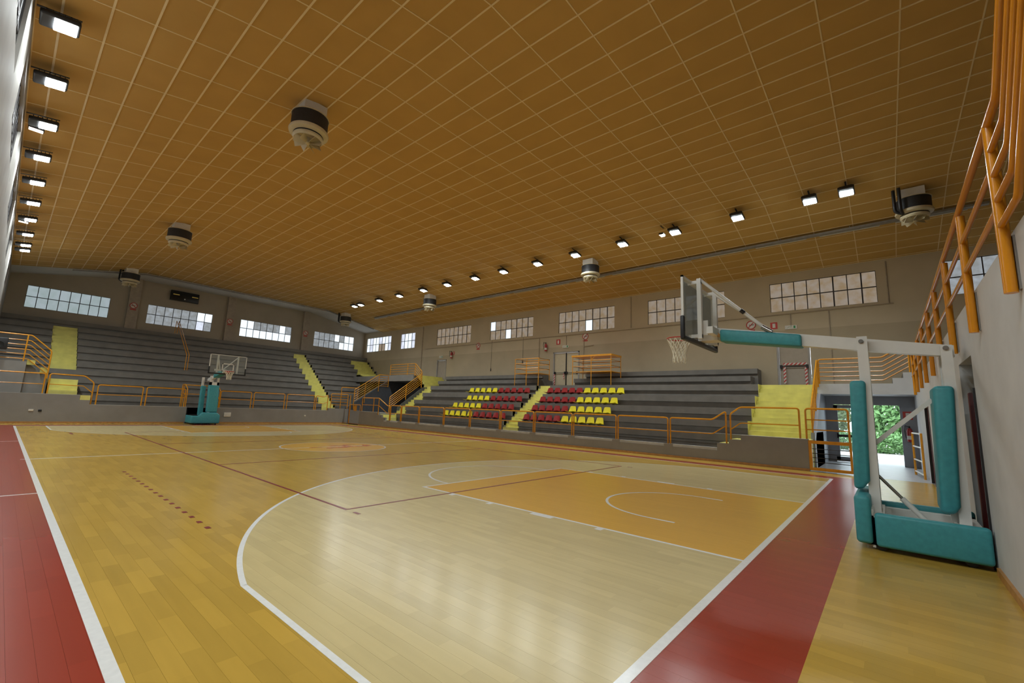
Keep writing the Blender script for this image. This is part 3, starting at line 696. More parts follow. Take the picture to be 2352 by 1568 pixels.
rail('diagonal orange six-bar railing over the far corner passage', [(17.5, 30.5, 2.62), (19.6, 30.5, 3.98), (20.5, 30.5, 3.98)], 1.1, 3.0, mids=(.2, .38, .56, .74, .92), posts=((18.4, 30.5, 1.6, 3.2), (19.6, 30.5, 2.6, 3.98)))
rail('orange railing of the bridge over the far corner passage', [(20.55, 30.4, 4.88), (20.55, 27.0, 4.88), (20.55, 26.1, 4.2)], 3.9, 3.0, mids=(.2, .4, .6, .8), posts=((20.55, 28.0, 3.9, 4.88), (20.55, 27.0, 3.9, 4.88)))
# far corner passage
struct(MB().box(20.5, XR-.005, 27.1, 36.25, 3.5, 3.98).build('floor', 'parapet'), 'pale slab bridging the far corner passage')
struct(MB().prism([(17.0, 0), (22.4, 0), (22.4, 3.5), (20.5, 3.5), (17.0, 1.2)], 'y', 30.62, 30.8).box(22.4, 22.6, 27.12, 32.2, 0, 3.49).prism([(18.4, 0), (22.4, 0), (22.4, 2.99), (20.6, 2.99), (18.4, 1.4)], 'y', 25.96, 25.99).build('wall_passage', 'passage'), 'walls of the far corner passage, shade put into their colour')
struct(MB().box(16.85, 22.5, 28.0, 30.6, -.2, 0).build('floor', 'passage'), 'floor of the far corner passage, shade put into its grey')
steps('bridge_stair', 'yellow steps from the right stand up to the corner bridge', [(20.9, 23.3, 25.98+.22*k, 27.09, 3.0, 3.24+.185*k) for k in range(5)])
steps('bridge_stair', 'yellow steps on the corner bridge below the far stand', [(20.8, 23.0, 34.9+.3*k, 36.2, 3.98, 4.07+.09*k) for k in range(3)])
gf = empty('corner_gate', (16.7, 28.8, 0)); tag(gf, 'narrow orange framed gate in the far right corner of the court', 'gate')
MB().tube(fillet([(16.7, 28.1, .03), (16.7, 28.1, 1.45), (16.7, 29.5, 1.45), (16.7, 29.5, .03)]), .025, 8).build('frame', 'orange', gf)
MB().tube([(16.7, 29.6, 0), (16.7, 29.6, 2.15)], .03, 8).build('post', 'orange', gf)
for z in (.06, .55): MB().tube([(16.7, 28.1, z), (16.7, 29.5, z)], .02, 6).build('rail', 'orange', gf)
MB().box(16.68, 16.72, 28.12, 29.48, .08, 1.05).build('sheet', 'partition', gf); MB().box(16.66, 16.69, 28.55, 28.95, 1.0, 1.4).build('plate', 'orange', gf)
MB().box(16.66, 16.74, 28.1, 29.5, 0, .05).build('sill', 'black', gf)
h = empty('handrail', (7.3, 34.2, 3.3)); tag(h, 'orange double handrail running up the middle of the far stand', 'railing')
for dx in (0, -.14): MB().tube(fillet([(7.3+dx, 34.3, 3.3), (7.3+dx, 34.3, 4.35), (7.35+dx, 38.7, 7.15), (7.35+dx, 38.8, 6.2)]), .022, 6).build('rail', 'orange', h)
# ================================================================ FLOODLIGHTS
def lamp_proto(name):
    """floodlight hanging from the ceiling; local origin at the lens centre, lens faces down"""
    e = empty(name, (0, 0, 0))
    MB().rbox(-.34, .20, -.23, .23, .02, .12, .03).build('housing', 'black', e)
    o = MB()
    for i in range(6): o.box(-.26+i*.08, -.245+i*.08, -.18, .18, .12, .17)
    o.build('heat_fins', 'black', e)
    MB().rbox(-.155, .155, -.19, .19, -.002, .024, .012).build('lens', 'lens', e)
    o = MB(); o.bar((-.36, 0, .06), (-.36, 0, .25), .05, .012); o.bar((.22, 0, .06), (.22, 0, .25), .05, .012); o.box(-.37, .23, -.025, .025, .25, .262); o.build('bracket', 'black', e)
    ld = bpy.data.lights.new('beam', 'AREA'); ld.shape = 'RECTANGLE'; ld.size = .29; ld.size_y = .36; ld.energy = BEAM; ld.color = (.90, .985, 1.0); ld.spread = R(150)
    lo = bpy.data.objects.new('beam', ld); C.objects.link(lo); lo.parent = e; lo.location = (0, 0, -.006); ORG[lo.name] = Vector()
    return e
lp = lamp_proto('floodlight')
first = [True]
def place_lamp(x, y, z, ry, label, group):
    if first[0]: o = lp; first[0] = False
    else: o = copy_tree(lp, (0, 0, 0))
    o.location = (x, y, z); o.rotation_euler = (0, ry, 0); tag(o, label, 'floodlight', group); return o
RL = [-.83, .21, 2.56, 5.0, 7.42, 9.98, 12.35, 14.8, 17.1, 19.65, 22.1, 24.85, 27.4, 30.05, 31.0]
for i, y in enumerate(RL): place_lamp(17.37, -1.37+(y+1.37)*1.0156, 9.42, R(8), 'black floodlight in the right ceiling row, %s from the near end' % ORD[i], 'floodlights of the right row')
LL = [-.83, .21, 2.56, 5.0, 7.5, 10.0, 12.37, 14.82, 17.27, 19.70, 22.18, 24.62, 27.26, 29.48, 30.7]
for i, y in enumerate(LL): place_lamp(-.845, y, 8.40, R(-9), 'black floodlight in the row at the left wall, %s from the far end' % ORD[len(LL)-1-i], 'floodlights of the left row')
def spot(x, y, z, label):
    e = empty('emergency_light', (x, y, z)); tag(e, label, 'light')
    MB().rbox(x-.15, x+.15, y-.1, y+.1, z+.01, z+.1, .02).build('housing', 'black', e); MB().box(x-.13, x+.13, y-.08, y+.08, z, z+.012).build('lens', 'lensw', e)
    m = MB(); m.bar((x-.16, y, z+.05), (x-.16, y, z+.4), .03, .012); m.bar((x+.16, y, z+.05), (x+.16, y, z+.4), .03, .012); m.box(x-.17, x+.17, y-.02, y+.02, z+.39, z+.41); m.build('bracket', 'black', e)
spot(17.05, 5.55, 9.3, 'small warm spotlight beside the right row of floodlights')
spot(-1.04, 15.42, 8.45, 'small warm spotlight under the left row, nearer one'); spot(-1.03, 25.35, 8.45, 'small warm spotlight under the left row, farther one')
# ================================================================ FAN HEATERS
def heater_proto():
    e = empty('fan_heater', (0, 0, 0))
    MB().box(-.30, .30, -.30, .30, -.28, .05).build('mount_box', 'white', e)
    d = MB().lathe((0, 0, 0), [(.46, -.72), (.46, -.30), (.0, -.30)], 36, cap=False).build('coil_drum', 'drum', e)
    MB().lathe((0, 0, 0), [(.465, -.30), (.48, -.30), (.48, -.275), (.25, -.25)], 36, cap=False).build('top_rim', 'offwhite', e)
    MB().lathe((0, 0, 0), [(.49, -.70), (.505, -.74), (.49, -.79), (.38, -.83), (.36, -.81)], 36, cap=False).build('collar', 'offwhite', e)
    MB().lathe((0, 0, 0), [(.36, -.82), (.355, -.86), (.355, -.87)], 36, cap=False).build('air_gap', 'black', e)
    MB().lathe((0, 0, 0), [(.38, -.865), (.39, -.92), (.35, -.97), (.33, -.95), (.08, -.90)], 36, cap=False).build('fan_ring', 'offwhite', e)
    MB().lathe((0, 0, 0), [(.07, -.88), (.07, -1.04), (.04, -1.07)], 16).build('hub', 'offwhite', e)
    for k in range(8):
        a = 2*math.pi*k/8; m = MB(); vs = []
        for r_, tw, hw in ((.07, .9, .05), (.22, .85, .10), (.36, .75, .13)):
            for s_ in (-1, 1):
                t = a+s_*hw/r_*.5*math.cos(tw)*1.3; vs.append((r_*math.cos(t), r_*math.sin(t), -1.03+s_*hw*math.sin(tw)))
        m.add(vs+[(x, y, z+.012) for x, y, z in vs], [(0, 2, 3, 1), (2, 4, 5, 3), (7, 9, 8, 6), (9, 11, 10, 8), (0, 1, 7, 6), (4, 10, 11, 5), (0, 6, 8, 2), (2, 8, 10, 4), (1, 3, 9, 7), (3, 5, 11, 9)]); m.build('blade', 'offwhite', e)
    return e
hp = heater_proto()
def pipes(e):
    for ax_, ay_ in ((-.50, .36), (-.36, .50)): MB().tube(fillet([(ax_, ay_, .05), (ax_, ay_, -.74), (-.30, .30, -.82)], .1), .05, 10).build('pipe', 'black', e)
for i, (x, y, lab, pp) in enumerate(((3.8, 10.15, 'round black and cream fan heater, large one under the left ceiling slope', 0), (3.8, 23.5, 'round black and cream fan heater, middle of the left row', 0), (3.8, 35.4, 'round fan heater with black pipe by the far wall, left', 1),
        (18.75, 10.1, 'round fan heater near the right floodlights, above the aisle stair', 0), (18.75, 23.45, 'round fan heater near the right floodlights, toward the far end', 0), (18.75, -2.55, 'round fan heater with black pipes nearest the balcony railing', 1), (18.75, 35.4, 'small-looking round fan heater with black pipes in the far right corner', 1))):
    o = hp if i == 0 else copy_tree(hp, (0, 0, 0))
    o.location = (x, y, cz(x)-.02); tag(o, lab, 'heater', 'ceiling fan heaters'); ORG[o.name] = Vector((0, 0, 0))
    if pp: pipes(o)
# ---- cable trays with tube battens
ct = empty('cable_tray', (20.22, 15, 9.1)); tag(ct, 'long grey cable tray with battens along the right ceiling slope', 'cable tray')
MB().box(20.13, 20.32, -4.5, 33.0, cz(20.22)-.14, cz(20.22)-.06).build('channel', 'galv', ct)
y = -4.0
while y < 32:
    MB().rbox(20.30, 20.37, y, y+1.9, cz(20.22)-.17, cz(20.22)-.12, .02).build('tube_batten', 'tube', ct); MB().box(20.2, 20.22, y+.9, y+.92, cz(20.22)-.1, cz(20.22)+.02).build('hanger', 'galv', ct); y += 2.35
ct2 = empty('cable_tray', (11, 36.4, 9.6)); tag(ct2, 'grey cable tray along the far edge of the panelled ceiling', 'cable tray')
m = MB()
for a, b in ((1.2, KL), (KL, KR), (KR, 22.2)): m.bar((a, 36.3, cz(a)-.12), (b, 36.3, cz(b)-.12), .16, .07)
m.build('channel', 'galv', ct2)
for a in (10.7, 13.1, 15.4, 19.6): MB().bar((a, 36.22, cz(a)-.18), (a+1.9, 36.22, cz(a+1.9)-.18), .06, .05).build('tube_batten', 'tube', ct2)
# ================================================================ BASKETS
def net(cx, cy, cz_, mat='net', ln=.44, rr=.0078, n=12):
    m = MB(); K = 7
    def rad(t): return .222-.115*math.sin(min(1, t*1.15)*math.pi/2) + (.012 if t > .85 else 0)
    for s_ in (-1, 1):
        for i in range(n):
            P = []
            for k in range(K+1):
                t = k/K; a = 2*math.pi*i/n+s_*t*1.15; P.append((cx+rad(t)*math.cos(a), cy+rad(t)*math.sin(a), cz_-.01-ln*t-(.02*math.sin(i*2.1) if k == K else 0)))
            m.tube(P, rr, 5, cap=False)
    return m
def backboard(e, yb, sg, ztop=3.97, zbot=2.92, xa=6.6, xb=8.42):
    """board whose front face is at yb; sg=+1 if the court lies toward +y"""
    bk = -sg
    bd = MB().box(xa+.03, xb-.03, yb, yb+bk*.012, zbot+.03, ztop-.02).build('backboard', 'glass', e)
    fr = MB(); f0, f1 = yb-bk*.004, yb+bk*.035
    fr.box(xa, xa+.035, f0, f1, zbot, ztop).box(xb-.035, xb, f0, f1, zbot, ztop).box(xa, xb, f0, f1, ztop-.03, ztop).box(xa, xb, f0, f1, zbot, zbot+.03)
    fr.build('board_frame', 'white', bd)
    ln = MB(); zc = 3.05; c = (xa+xb)/2
    for a, b, z0, z1 in ((c-.295, c+.295, zc+.40, zc+.45), (c-.295, c+.295, zc, zc+.05), (c-.295, c-.245, zc, zc+.45), (c+.245, c+.295, zc, zc+.45)): ln.box(a, b, yb-bk*0.003, yb-bk*.0002, z0, z1)
    ln.build('target_square', 'white', bd)
    pd = MB(); a0, a1 = yb-bk*.02, yb+bk*.05
    pd.rbox(xa-.02, xb+.02, min(a0, a1), max(a0, a1), zbot-.05, zbot+.03, .02).rbox(xa-.025, xa+.045, min(a0, a1), max(a0, a1), zbot-.04, zbot+.36, .02).rbox(xb-.045, xb+.025, min(a0, a1), max(a0, a1), zbot-.04, zbot+.36, .02)
    pd.build('edge_padding', 'black', e)
    hc = yb+sg*.375; rm = MB(); rm.tube([(c+.225*math.cos(2*math.pi*i/36), hc+.225*math.sin(2*math.pi*i/36), 3.05) for i in range(36)], .010, 8, closed=True)
    rm.box(c-.10, c+.10, min(yb, yb+sg*.16), max(yb, yb+sg*.16), 3.035, 3.047).box(c-.10, c+.10, min(yb, yb+sg*.015), max(yb, yb+sg*.015), 2.93, 3.06)
    for s_ in (-1, 1): rm.bar((c+s_*.09, yb+sg*.01, 2.95), (c+s_*.06, yb+sg*.17, 3.03), .02, .02)
    rm.build('rim', 'rim', e); net(c, hc, 3.05).build('net', 'net', e)
    return c
# ---- near basket
nb = empty('basketball_stand', (7.5, -1.5, 0)); tag(nb, 'teal padded basketball hoop stand close to the white wall on the right', 'basketball hoop')
backboard(nb, 1.17, 1, 3.99, 2.92, 6.62, 8.5)
base = MB().box(6.9, 7.05, -2.16, -1.05, .06, .40).box(7.95, 8.1, -2.16, -1.05, .06, .40).box(6.9, 8.1, -1.25, -1.05, .06, .42).box(6.9, 8.1, -2.16, -1.95, .06, .40).box(7.05, 7.95, -1.95, -1.25, .06, .12).build('base_frame', 'white', nb)
for x, y in ((6.95, -1.2), (8.05, -1.2), (6.95, -2.0), (8.05, -2.0)): MB().lathe((x-.03, y, .06), [(.06, 0), (.06, .06)], 14, 'x').build('wheel', 'black', base)
MB().rbox(6.81, 6.92, -2.18, -1.15, .06, .47, .04).build('side_padding', 'teal', nb)
MB().rbox(8.08, 8.19, -2.18, -1.15, .06, .47, .04).build('side_padding', 'teal', nb)
MB().rbox(6.83, 8.17, -1.12, -.95, .07, .66, .045).build('front_padding', 'teal', nb)
MB().box(6.9, 8.1, -1.14, -1.11, .03, .5).build('front_plate', 'white', nb)
fc = MB().box(7.28, 7.34, -1.22, -1.10, .35, 2.84).box(7.66, 7.72, -1.22, -1.10, .35, 2.84).build('front_column', 'white', nb)
pm = MB().prism([(-1.165, 2.20), (-.985, 2.20), (-.945, .70), (-1.04, .70), (-1.125, .82)], 'x', 7.2, 7.8)
def bevel(o, w_=.025, n=3):
    b = o.modifiers.new('soft_edge', 'BEVEL'); b.width = w_; b.segments = n; b.limit_method = 'ANGLE'; b.angle_limit = R(40)
    for p in o.data.polygons: p.use_smooth = True
    return o
bevel(pm.build('column_padding', 'teal', nb), .05)
rc = MB().box(7.28, 7.36, -2.07, -1.96, .40, 2.66).box(7.64, 7.72, -2.07, -1.96, .40, 2.66).build('rear_column', 'white', nb)
pm = MB().prism([(-1.84, 2.12), (-2.045, 2.12), (-1.985, .62), (-1.93, .52), (-1.80, .52)], 'x', 7.2, 7.8)
bevel(pm.build('column_padding', 'teal', nb), .05)
def armz(y): return 2.665+(y+2.065)*.171
arm = MB().prism([(-2.10, armz(-2.1)+.01), (.83, armz(.83)+.01), (.83, armz(.83)-.19), (-1.15, armz(-1.15)-.17), (-2.10, armz(-2.1)-.14)], 'x', 7.42, 7.58); arm.build('arm', 'white', nb)
MB().prism([(-.42, armz(-.42)), (.77, armz(.77)-.02), (.77, armz(.77)-.23), (-.42, armz(-.42)-.20)], 'x', 7.35, 7.65)
pm = MB().prism([(-.42, armz(-.42)), (.77, armz(.77)-.02), (.77, armz(.77)-.235), (-.42, armz(-.42)-.20)], 'x', 7.34, 7.66)
bevel(pm.build('arm_padding', 'teal', nb), .035)
for y in (-1.15, -2.01): MB().lathe((7.26, y, armz(y)-.055), [(.03, 0), (.03, .03)], 14, 'x').build('pivot_bolt', 'steel', nb)
for y, z in ((-1.15, armz(-1.15)-.055), (-2.01, armz(-2.01)-.055)):
    MB().tube([(7.25, y, z), (7.75, y, z)], .025, 10).build('pivot_pin', 'steel', nb)
MB().bar((7.5, -1.84, 1.95), (7.5, -1.18, 1.30), .06, .055).build('brace', 'white', nb)
MB().lathe((7.44, -1.17, 1.29), [(.035, 0), (.035, .12)], 12, 'x').build('brace_joint', 'black', nb)
MB().tube([(7.5, -1.13, .98), (7.5, -1.46, .59)], .02, 10).build('gas_strut', 'steel', nb)
MB().tube([(7.5, -1.44, .61), (7.5, -1.66, .36)], .035, 10).build('strut_sleeve', 'white', nb)
MB().box(7.46, 7.54, -2.06, -1.9, .40, .56).build('foot_bracket', 'white', nb)
for s_ in (-1, 1):                   # uprights behind the glass, lift rods, ties
    xu = 7.56+s_*.46
    up = MB().box(xu-.04, xu+.04, .98, 1.05, 2.94, 4.02).build('upright', 'white', nb)
    for za in (3.93, 2.96): MB().box(xu-.03, xu+.03, .98, 1.16, za, za+.06).build('standoff', 'white', up)
MB().box(7.06, 8.06, .80, .90, 3.02, 3.14).build('cross_member', 'white', nb)
MB().box(7.4, 7.72, .82, 1.15, 2.95, 3.2).build('head_plate', 'white', nb)
MB().tube([(7.10, 1.02, 4.02), (7.30, .55, 3.55), (7.5, .05, 3.07)], .028, 10).build('tie_rod', 'white', nb)
MB().tube([(8.02, 1.02, 3.95), (7.75, .5, 3.5), (7.5, .05, 3.07)], .028, 10).build('tie_rod', 'white', nb)
MB().tube([(7.33, .42, 3.43), (7.36, .37, 3.38)], .034, 10).build('rod_clip', 'black', nb)
MB().tube([(7.40, .12, 3.12), (7.40, -.02, 3.02)], .04, 10).build('rod_end', 'steel', nb)
MB().bar((7.3, .95, 3.13), (7.45, .62, 2.92), .03, .05).build('wooden_strip', 'skirting', nb)
MB().box(7.2, 7.24, .92, 1.0, 3.02, 3.28).build('lift_box', 'white', nb)
# ---- far basket
fb = empty('basketball_stand', (7.4, 29.4, 0)); tag(fb, 'teal padded basketball hoop stand in front of the far parapet recess', 'basketball hoop')
c_ = backboard(fb, 26.82, -1)
pm = MB().prism([(6.62, .07), (8.02, .07), (8.02, .55), (7.85, .70), (7.12, .70), (6.95, .50), (6.62, .50)], 'y', 28.75, 29.0)
bevel(pm.build('front_padding', 'teal', fb), .06)
MB().box(6.75, 7.95, 29.0, 30.3, .06, .4).build('base_frame', 'white', fb)
MB().rbox(6.66, 6.76, 29.0, 30.3, .07, .5, .04).build('side_padding', 'teal', fb); MB().rbox(7.94, 8.02, 29.0, 30.3, .07, .5, .04).build('side_padding', 'teal', fb)
for x in (6.85, 7.2, 7.5, 7.85): MB().lathe((x-.04, 28.88, .05), [(.05, 0), (.05, .08)], 12, 'x').build('wheel', 'black', fb)
pm = MB().prism([(28.85, .72), (29.12, .72), (29.30, 2.3), (29.05, 2.3)], 'x', 7.32, 7.86); bevel(pm.build('column_padding', 'teal', fb), .05)
pm = MB().prism([(29.55, .5), (29.8, .5), (29.9, 2.25), (29.65, 2.25)], 'x', 7.1, 7.34); bevel(pm.build('column_padding', 'teal', fb), .05)
m = MB().box(7.36, 7.46, 29.08, 29.24, 2.25, 2.85).box(7.72, 7.82, 29.08, 29.24, 2.25, 2.85).box(7.36, 7.82, 29.08, 29.24, 2.3, 2.48); m.build('front_column', 'white', fb)
MB().box(7.12, 7.22, 29.7, 29.85, 2.2, 2.75).box(7.6, 7.7, 29.7, 29.85, .5, 2.75).build('rear_column', 'white', fb)
MB().bar((7.5, 29.95, 2.6), (7.5, 27.2, 3.1), .15, .18).build('arm', 'white', fb)
pm = MB().bar((7.5, 28.6, 2.83), (7.5, 27.4, 3.05), .32, .24); bevel(pm.build('arm_padding', 'teal', fb), .04)
for s_ in (-1, 1):
    xu = c_+s_*.5; MB().box(xu-.035, xu+.035, 26.88, 26.95, 2.95, 3.95).build('upright', 'white', fb)
MB().tube([(c_+.5, 26.95, 3.9), (7.5, 27.9, 3.1)], .028, 8).build('tie_rod', 'white', fb); MB().tube([(c_-.5, 26.95, 3.9), (7.45, 27.9, 3.1)], .028, 8).build('tie_rod', 'white', fb)
MB().box(c_-.6, c_+.3, 26.9, 26.98, 3.05, 3.15).build('cross_member', 'white', fb)
# ================================================================ BALCONY RAILING (near wall)
br = empty('balcony_railing', (10, YN+.08, 2.6)); tag(br, 'large orange balcony railing bolted to the face of the white wall', 'railing')
yr = YN+.06
for x in (4.17, 6.08, 7.98, 9.85, 11.75, 13.8, 15.85, 17.9, 19.6):
    MB().tube([(x, YN+.052, 2.62), (x, YN+.052, 3.95 if x > 4.5 else 4.02)], .040, 10).build('post', 'orange_chip', br)
for x in (4.17, 6.08, 7.98, 9.85):
    MB().box(x-.035, x+.03, YN, YN+.014, 2.64, 3.06).build('weld_plate', 'steel', br)
for z, r_ in ((3.96, .031), (3.64, .023), (3.30, .023)):
    MB().tube(fillet([(20.4, yr, z), (3.72, yr, z+.05), (1.9, yr, z+1.7)], .05) if z > 3.9 else [(20.4, yr, z), (4.17, yr, z)], r_, 10).build('rail', 'orange_chip', br)
for dz in (.22, .43, .64, .85):
    MB().tube(fillet([(4.17, yr, 4.0-dz), (3.66-dz*.12, yr, 4.0-dz), (1.9, yr, 5.66-dz)], .04), .023, 10).build('stair_rail', 'orange_chip', br)
rail('thin orange inner handrail on the balcony steps behind the white wall', [(9.0, -2.9, 3.72), (4.6, -2.9, 3.72), (3.0, -2.9, 4.6)], 3.08, 3.2, mids=(), r=.02)
# ================================================================ PLATFORMS on the right landing
def platform(label, ya, yb, xa, xb, table):
    e = empty('scaffold_platform', ((xa+xb)/2, (ya+yb)/2, 3.08)); tag(e, label, 'platform')
    for x in (xa, xb):
        for y in (ya, (ya+yb)/2, yb):
            if x == xb and y == (ya+yb)/2: continue
            MB().tube([(x, y, 3.08 if x == xa else 3.5), (x, y, 4.80)], .022, 6).build('post', 'orange', e)
    MB().box(xa, xb, ya, yb, 3.84, 3.88).build('deck', 'orange', e)
    for z in (4.18, 4.5, 4.8):
        MB().tube([(xa, ya, z), (xa, yb, z), (xb, yb, z), (xb, ya, z)], .017, 6, closed=True).build('guard_bar', 'orange', e)
    if table:
        MB().box(xa-.05, xb, ya-.05, yb+.05, 4.72, 4.82).build('table_top', 'orange', e)
        MB().bar((xa, (ya+yb)/2, 4.5), (xa, (ya+yb)/2-.25, 4.75), .03, .03).build('strut', 'orange', e)
platform('orange tubular camera platform left of the cream double door', 14.9, 16.8, 20.8, 21.95, False)
platform('orange tubular camera platform with solid top right of the double door', 9.95, 12.42, 20.8, 21.95, True)
# ================================================================ DOORS in the right wall
def wall_door(label, ya, yb, z0, z1, leaves, mat, bar=True, tape=False):
    e = empty('wall_door', (XR+.1, (ya+yb)/2, z0)); tag(e, label, 'door'); f = .07
    MB().box(XR-.02, XR+.16, ya, ya+f, z0, z1).box(XR-.02, XR+.16, yb-f, yb, z0, z1).box(XR-.02, XR+.16, ya, yb, z1-f, z1).build('door_frame', 'doorframe', e)
    n = leaves; wd = (yb-ya-2*f)/n
    for i in range(n):
        a = ya+f+i*wd+.008; b = a+wd-.016
        lf = MB().box(XR+.07, XR+.12, a, b, z0, z1-f-.01).build('leaf', mat, e)
        if bar:
            MB().tube([(XR-.02, a+.05, z0+1.02), (XR-.02, b-.05, z0+1.02)], .018, 8).build('push_bar', 'black', lf)
            for y in (a+.06, b-.06): MB().box(XR-.05, XR+.08, y-.045, y+.045, z0+.94, z0+1.1).build('bar_end', 'black', lf)
    if n == 2: MB().box(XR+.02, XR+.07, (ya+yb)/2-.03, (ya+yb)/2+.03, z0, z1-f).build('lock_rod', 'black', e)
    return e
d = wall_door('cream double door with black panic bars in the right wall', 13.6, 15.63, 3.08, 5.5, 2, 'door')
MB().box(XR-.03, XR-.01, 15.45, 15.56, 3.1, 4.1).build('hazard_tape', 'tape', d); MB().box(XR-.03, XR-.01, 14.72, 14.8, 3.7, 4.1).build('hazard_tape', 'tape', d)
d = wall_door('beige door with red and white hazard tape above the entrance stair', 1.17, 2.48, 3.08, 5.43, 1, 'door2')
MB().box(XR-.04, XR-.025, 1.3, 1.4, 3.2, 4.08).build('hazard_tape', 'tape', d); MB().box(XR-.04, XR-.025, 2.15, 2.25, 3.3, 4.08).build('hazard_tape', 'tape', d); MB().box(XR-.04, XR-.025, 1.3, 2.25, 4.17, 4.27).build('hazard_tape', 'tape', d)
wall_door('plain grey door in the right wall near the far corner', 26.62, 27.82, 3.4, 5.5, 1, 'door2', bar=False)
# ================================================================ SIGNS, EXTINGUISHERS, CONDUITS
def nosmoke(label, p, axis):
    e = empty('no_smoking_sign', p); tag(e, label, 'sign'); x, y, z = p; ax = 'x' if axis == 'x' else 'y'
    MB().lathe(p, [(.20, 0), (.20, -.01)], 28, ax).build('disc', 'signwhite', e)
    m = MB(); pts = []
    for i in range(28):
        a = 2*math.pi*i/28; pts.append((x-.015, y+.2*math.cos(a), z+.2*math.sin(a)) if ax == 'x' else (x+.2*math.cos(a), y-.015, z+.2*math.sin(a)))
    m.tube(pts, .022, 6, closed=True)
    if ax == 'x': m.bar((x-.015, y-.13, z+.14), (x-.015, y+.13, z-.14), .03, .035, (1, 0, 0))
    else: m.bar((x-.14, y-.015, z+.14), (x+.14, y-.015, z-.14), .03, .035, (0, 1, 0))
    m.build('red_ring', 'signred', e)
    if ax == 'x': MB().box(x-.014, x-.011, y-.13, y+.09, z-.015, z+.015).build('cigarette', 'black', e); MB().box(x-.012, x-.002, y-.17, y+.17, z-.32, z-.24).build('caption', 'signred', e)
    else: MB().box(x-.13, x+.09, y-.014, y-.011, z-.015, z+.015).build('cigarette', 'black', e); MB().box(x-.17, x+.17, y-.012, y-.002, z-.32, z-.24).build('caption', 'signred', e)
nosmoke('round no smoking sign on the first far pier from the left', (4.74, YF-.225, 7.9), 'y')
nosmoke('round no smoking sign on the middle far pier', (10.9, YF-.225, 7.85), 'y')
nosmoke('round no smoking sign on the third far pier from the left', (17.15, YF-.225, 7.85), 'y')
nosmoke('round no smoking sign on the right wall above the tie rod', (XR-.005, 3.55, 6.25), 'x')
nosmoke('round no smoking sign on the right wall above the double door', (XR-.005, 13.15, 6.42), 'x')
nosmoke('round no smoking sign on the right wall near the far door', (XR-.005, 22.9, 6.45), 'x')
def exitsign(label, y, z):
    e = empty('exit_sign', (XR-.02, y, z)); tag(e, label, 'sign')
    MB().box(XR-.05, XR, y-.24, y+.24, z-.09, z+.09).build('panel', 'signwhite', e)
    m = MB(); x = XR-.054
    m.box(x, x+.003, y-.19, y-.11, z-.06, z+.06)                     # doorway
    m.bar((x, y-.02, z+.0), (x, y+.07, z+.03), .004, .03, (1, 0, 0)); m.bar((x, y+.07, z+.03), (x, y+.15, z-.05), .004, .025, (1, 0, 0)); m.bar((x, y-.02, z), (x, y-.05, z-.06), .004, .025, (1, 0, 0)); m.lathe((x, y-.02, z+.05), [(.018, 0), (.018, .004)], 10, 'x')
    m.build('running_figure', 'signgreen', e)
exitsign('green exit sign above the cream double door', 14.65, 5.85)
exitsign('green exit sign above the taped beige door', 1.85, 5.98)
exitsign('green exit sign above the plain grey far door', 27.3, 5.75)
def exting(label, x, y, z, axis='x'):
    e = empty('fire_extinguisher', (x, y, z)); tag(e, label, 'extinguisher')
    MB().lathe((x, y, z), [(.02, 0), (.085, .02), (.09, .05), (.09, .42), (.06, .50), (.03, .53)], 16).build('cylinder', 'extred', e)
    MB().lathe((x, y, z), [(.092, .10), (.092, .24)], 16, cap=False).build('label_band', 'signwhite', e)
    MB().lathe((x, y, z), [(.025, .53), (.025, .58)], 10).bar((x-.09, y, z+.59), (x+.05, y, z+.60), .03, .02).build('valve', 'black', e)
    MB().tube([(x-.02, y+.02, z+.57), (x-.08, y+.13, z+.62), (x-.08, y+.16, z+.42), (x-.05, y+.12, z+.15)], .014, 6).build('hose', 'black', e)
exting('red fire extinguisher on the right wall left of the double door', XR-.13, 16.2, 5.6)
exting('red fire extinguisher on the right wall beside the plain far door', XR-.13, 25.9, 5.55)
exting('red fire extinguisher on the lobby partition beside the open door', 22.08, -1.97, .95)
def square_sign(label, p, axis, mat='signred', s_=.13):
    e = empty('wall_sign', p); tag(e, label, 'sign'); x, y, z = p
    if axis == 'x': MB().box(x-.012, x, y-s_, y+s_, z-s_*1.1, z+s_*1.1).build('plate', mat, e); MB().box(x-.016, x-.012, y-s_*.4, y+s_*.4, z-s_*.7, z+s_*.7).build('pictogram', 'signwhite', e)
    return e
square_sign('red fire point sign on the right wall above the double door', (XR, 15.25, 6.2), 'x', s_=.16)
square_sign('red fire point sign on the right wall above the hoop arm', (XR, 2.55, 6.12), 'x', s_=.15)
square_sign('red sign plate on the lobby partition above the extinguisher', (22.2, -1.96, 1.95), 'x', s_=.14)
square_sign('small red sign on the right wall beside the far door', (XR, 25.75, 6.0), 'x', s_=.11)
def conduit(label, pts, r_=.022):
    o = MB().tube(pts, r_, 6).build('wall_conduit', 'conduit'); tag(o, label, 'conduit')
xc = XR-.03
conduit('thin beige conduit running under the right wall windows', [(xc, 29.5, 6.55), (xc, 16.8, 6.60), (xc, 4.0, 6.62), (xc, -1.9, 6.68)])
conduit('beige conduit dropping to the exit sign over the double door', [(xc, 14.6, 6.62), (xc, 14.6, 5.95)])
conduit('beige conduit dropping to the exit sign over the taped door', [(xc, 1.85, 6.65), (xc, 1.85, 6.05)])
conduit('beige conduit running down left of the double door', [(xc, 16.85, 6.6), (xc, 16.85, 3.9)])
conduit('beige conduit dropping right of the double door to a lamp stub', [(xc, 13.25, 6.3), (xc, 13.25, 4.0)])
conduit('beige lamp stub on the right wall beside the double door', [(xc, 13.25, 5.75), (xc, 12.55, 5.8), (xc-.12, 12.5, 5.8)])
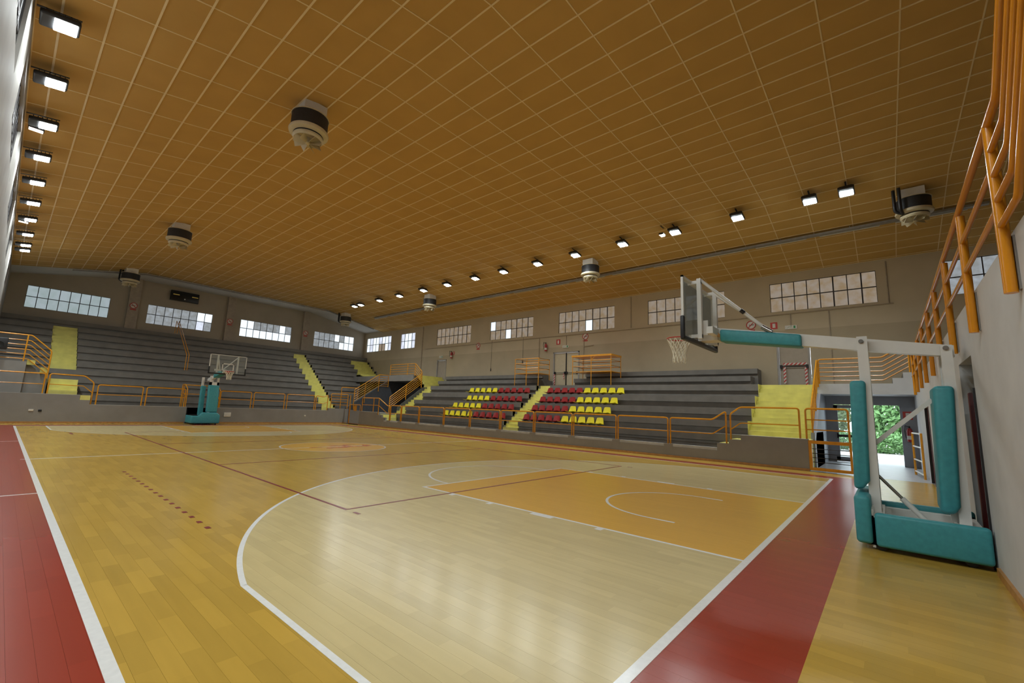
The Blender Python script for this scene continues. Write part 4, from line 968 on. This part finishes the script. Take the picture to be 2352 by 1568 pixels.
conduit('beige conduit bending up beside the entrance side window', [(xc, -1.75, 6.7), (xc, -1.75, 8.55)])
conduit('long vertical conduit on the right wall below the near window', [(xc, .35, 6.6), (xc, .35, 3.2)])
conduit('vertical wall joint pipe between the third and fourth windows', [(xc, 10.0, 8.6), (xc, 10.0, 6.7)])
conduit('vertical pipe on the right wall near the far corner', [(xc, 30.0, 8.6), (xc, 30.0, 4.2)], .05)
def pull(label, y, z0, z1):
    e = empty('window_pull', (XR-.04, y, z0)); tag(e, label, 'window pull'); MB().tube([(XR-.04, y, z0), (XR-.04, y, z1)], .008, 5).build('cable', 'black', e); MB().lathe((XR-.04, y, z0-.12), [(.03, 0), (.035, .12), (.012, .26)], 8).build('handle', 'black', e)
pull('dark window pull cable hanging left of the camera platform', 21.4, 4.5, 6.75); pull('dark window pull cable hanging above the left platform', 18.3, 4.95, 6.75)
e = empty('scoreboard', (7.66, YF-.1, 8.8)); tag(e, 'black electronic scoreboard on the far wall above the second window', 'scoreboard')
MB().rbox(6.75, 8.57, YF-.22, YF-.02, 8.82, 9.58, .03).build('case', 'screen', e)
for a, z in ((6.9, 9.25), (8.1, 9.25)): MB().box(a, a+.4, YF-.228, YF-.222, z, z+.06).build('digit_strip', 'digits', e)
MB().lathe((7.66, YF-.222, 9.0), [(.05, 0), (.05, -.012)], 12, 'y').build('horn', 'signwhite', e)
e = MB().rbox(8.62, 9.0, 30.15, 30.2, .42, .68, .01).build('junction_box', 'socket'); tag(e, 'white junction box on the far parapet right of the basket', 'box')
e = MB().rbox(.35, .52, 30.16, 30.2, .58, .68, .01).build('wall_socket', 'socket'); tag(e, 'small white wall socket on the far left parapet', 'socket')
e = MB().rbox(.68, .80, 30.16, 30.2, .57, .66, .01).build('wall_socket', 'niche'); tag(e, 'small dark wall socket beside the white one on the far left parapet', 'socket')
e = MB().rbox(13.6, 13.72, 30.16, 30.2, .50, .60, .01).build('wall_socket', 'socket'); tag(e, 'small white wall socket on the far parapet near the tall stair', 'socket')
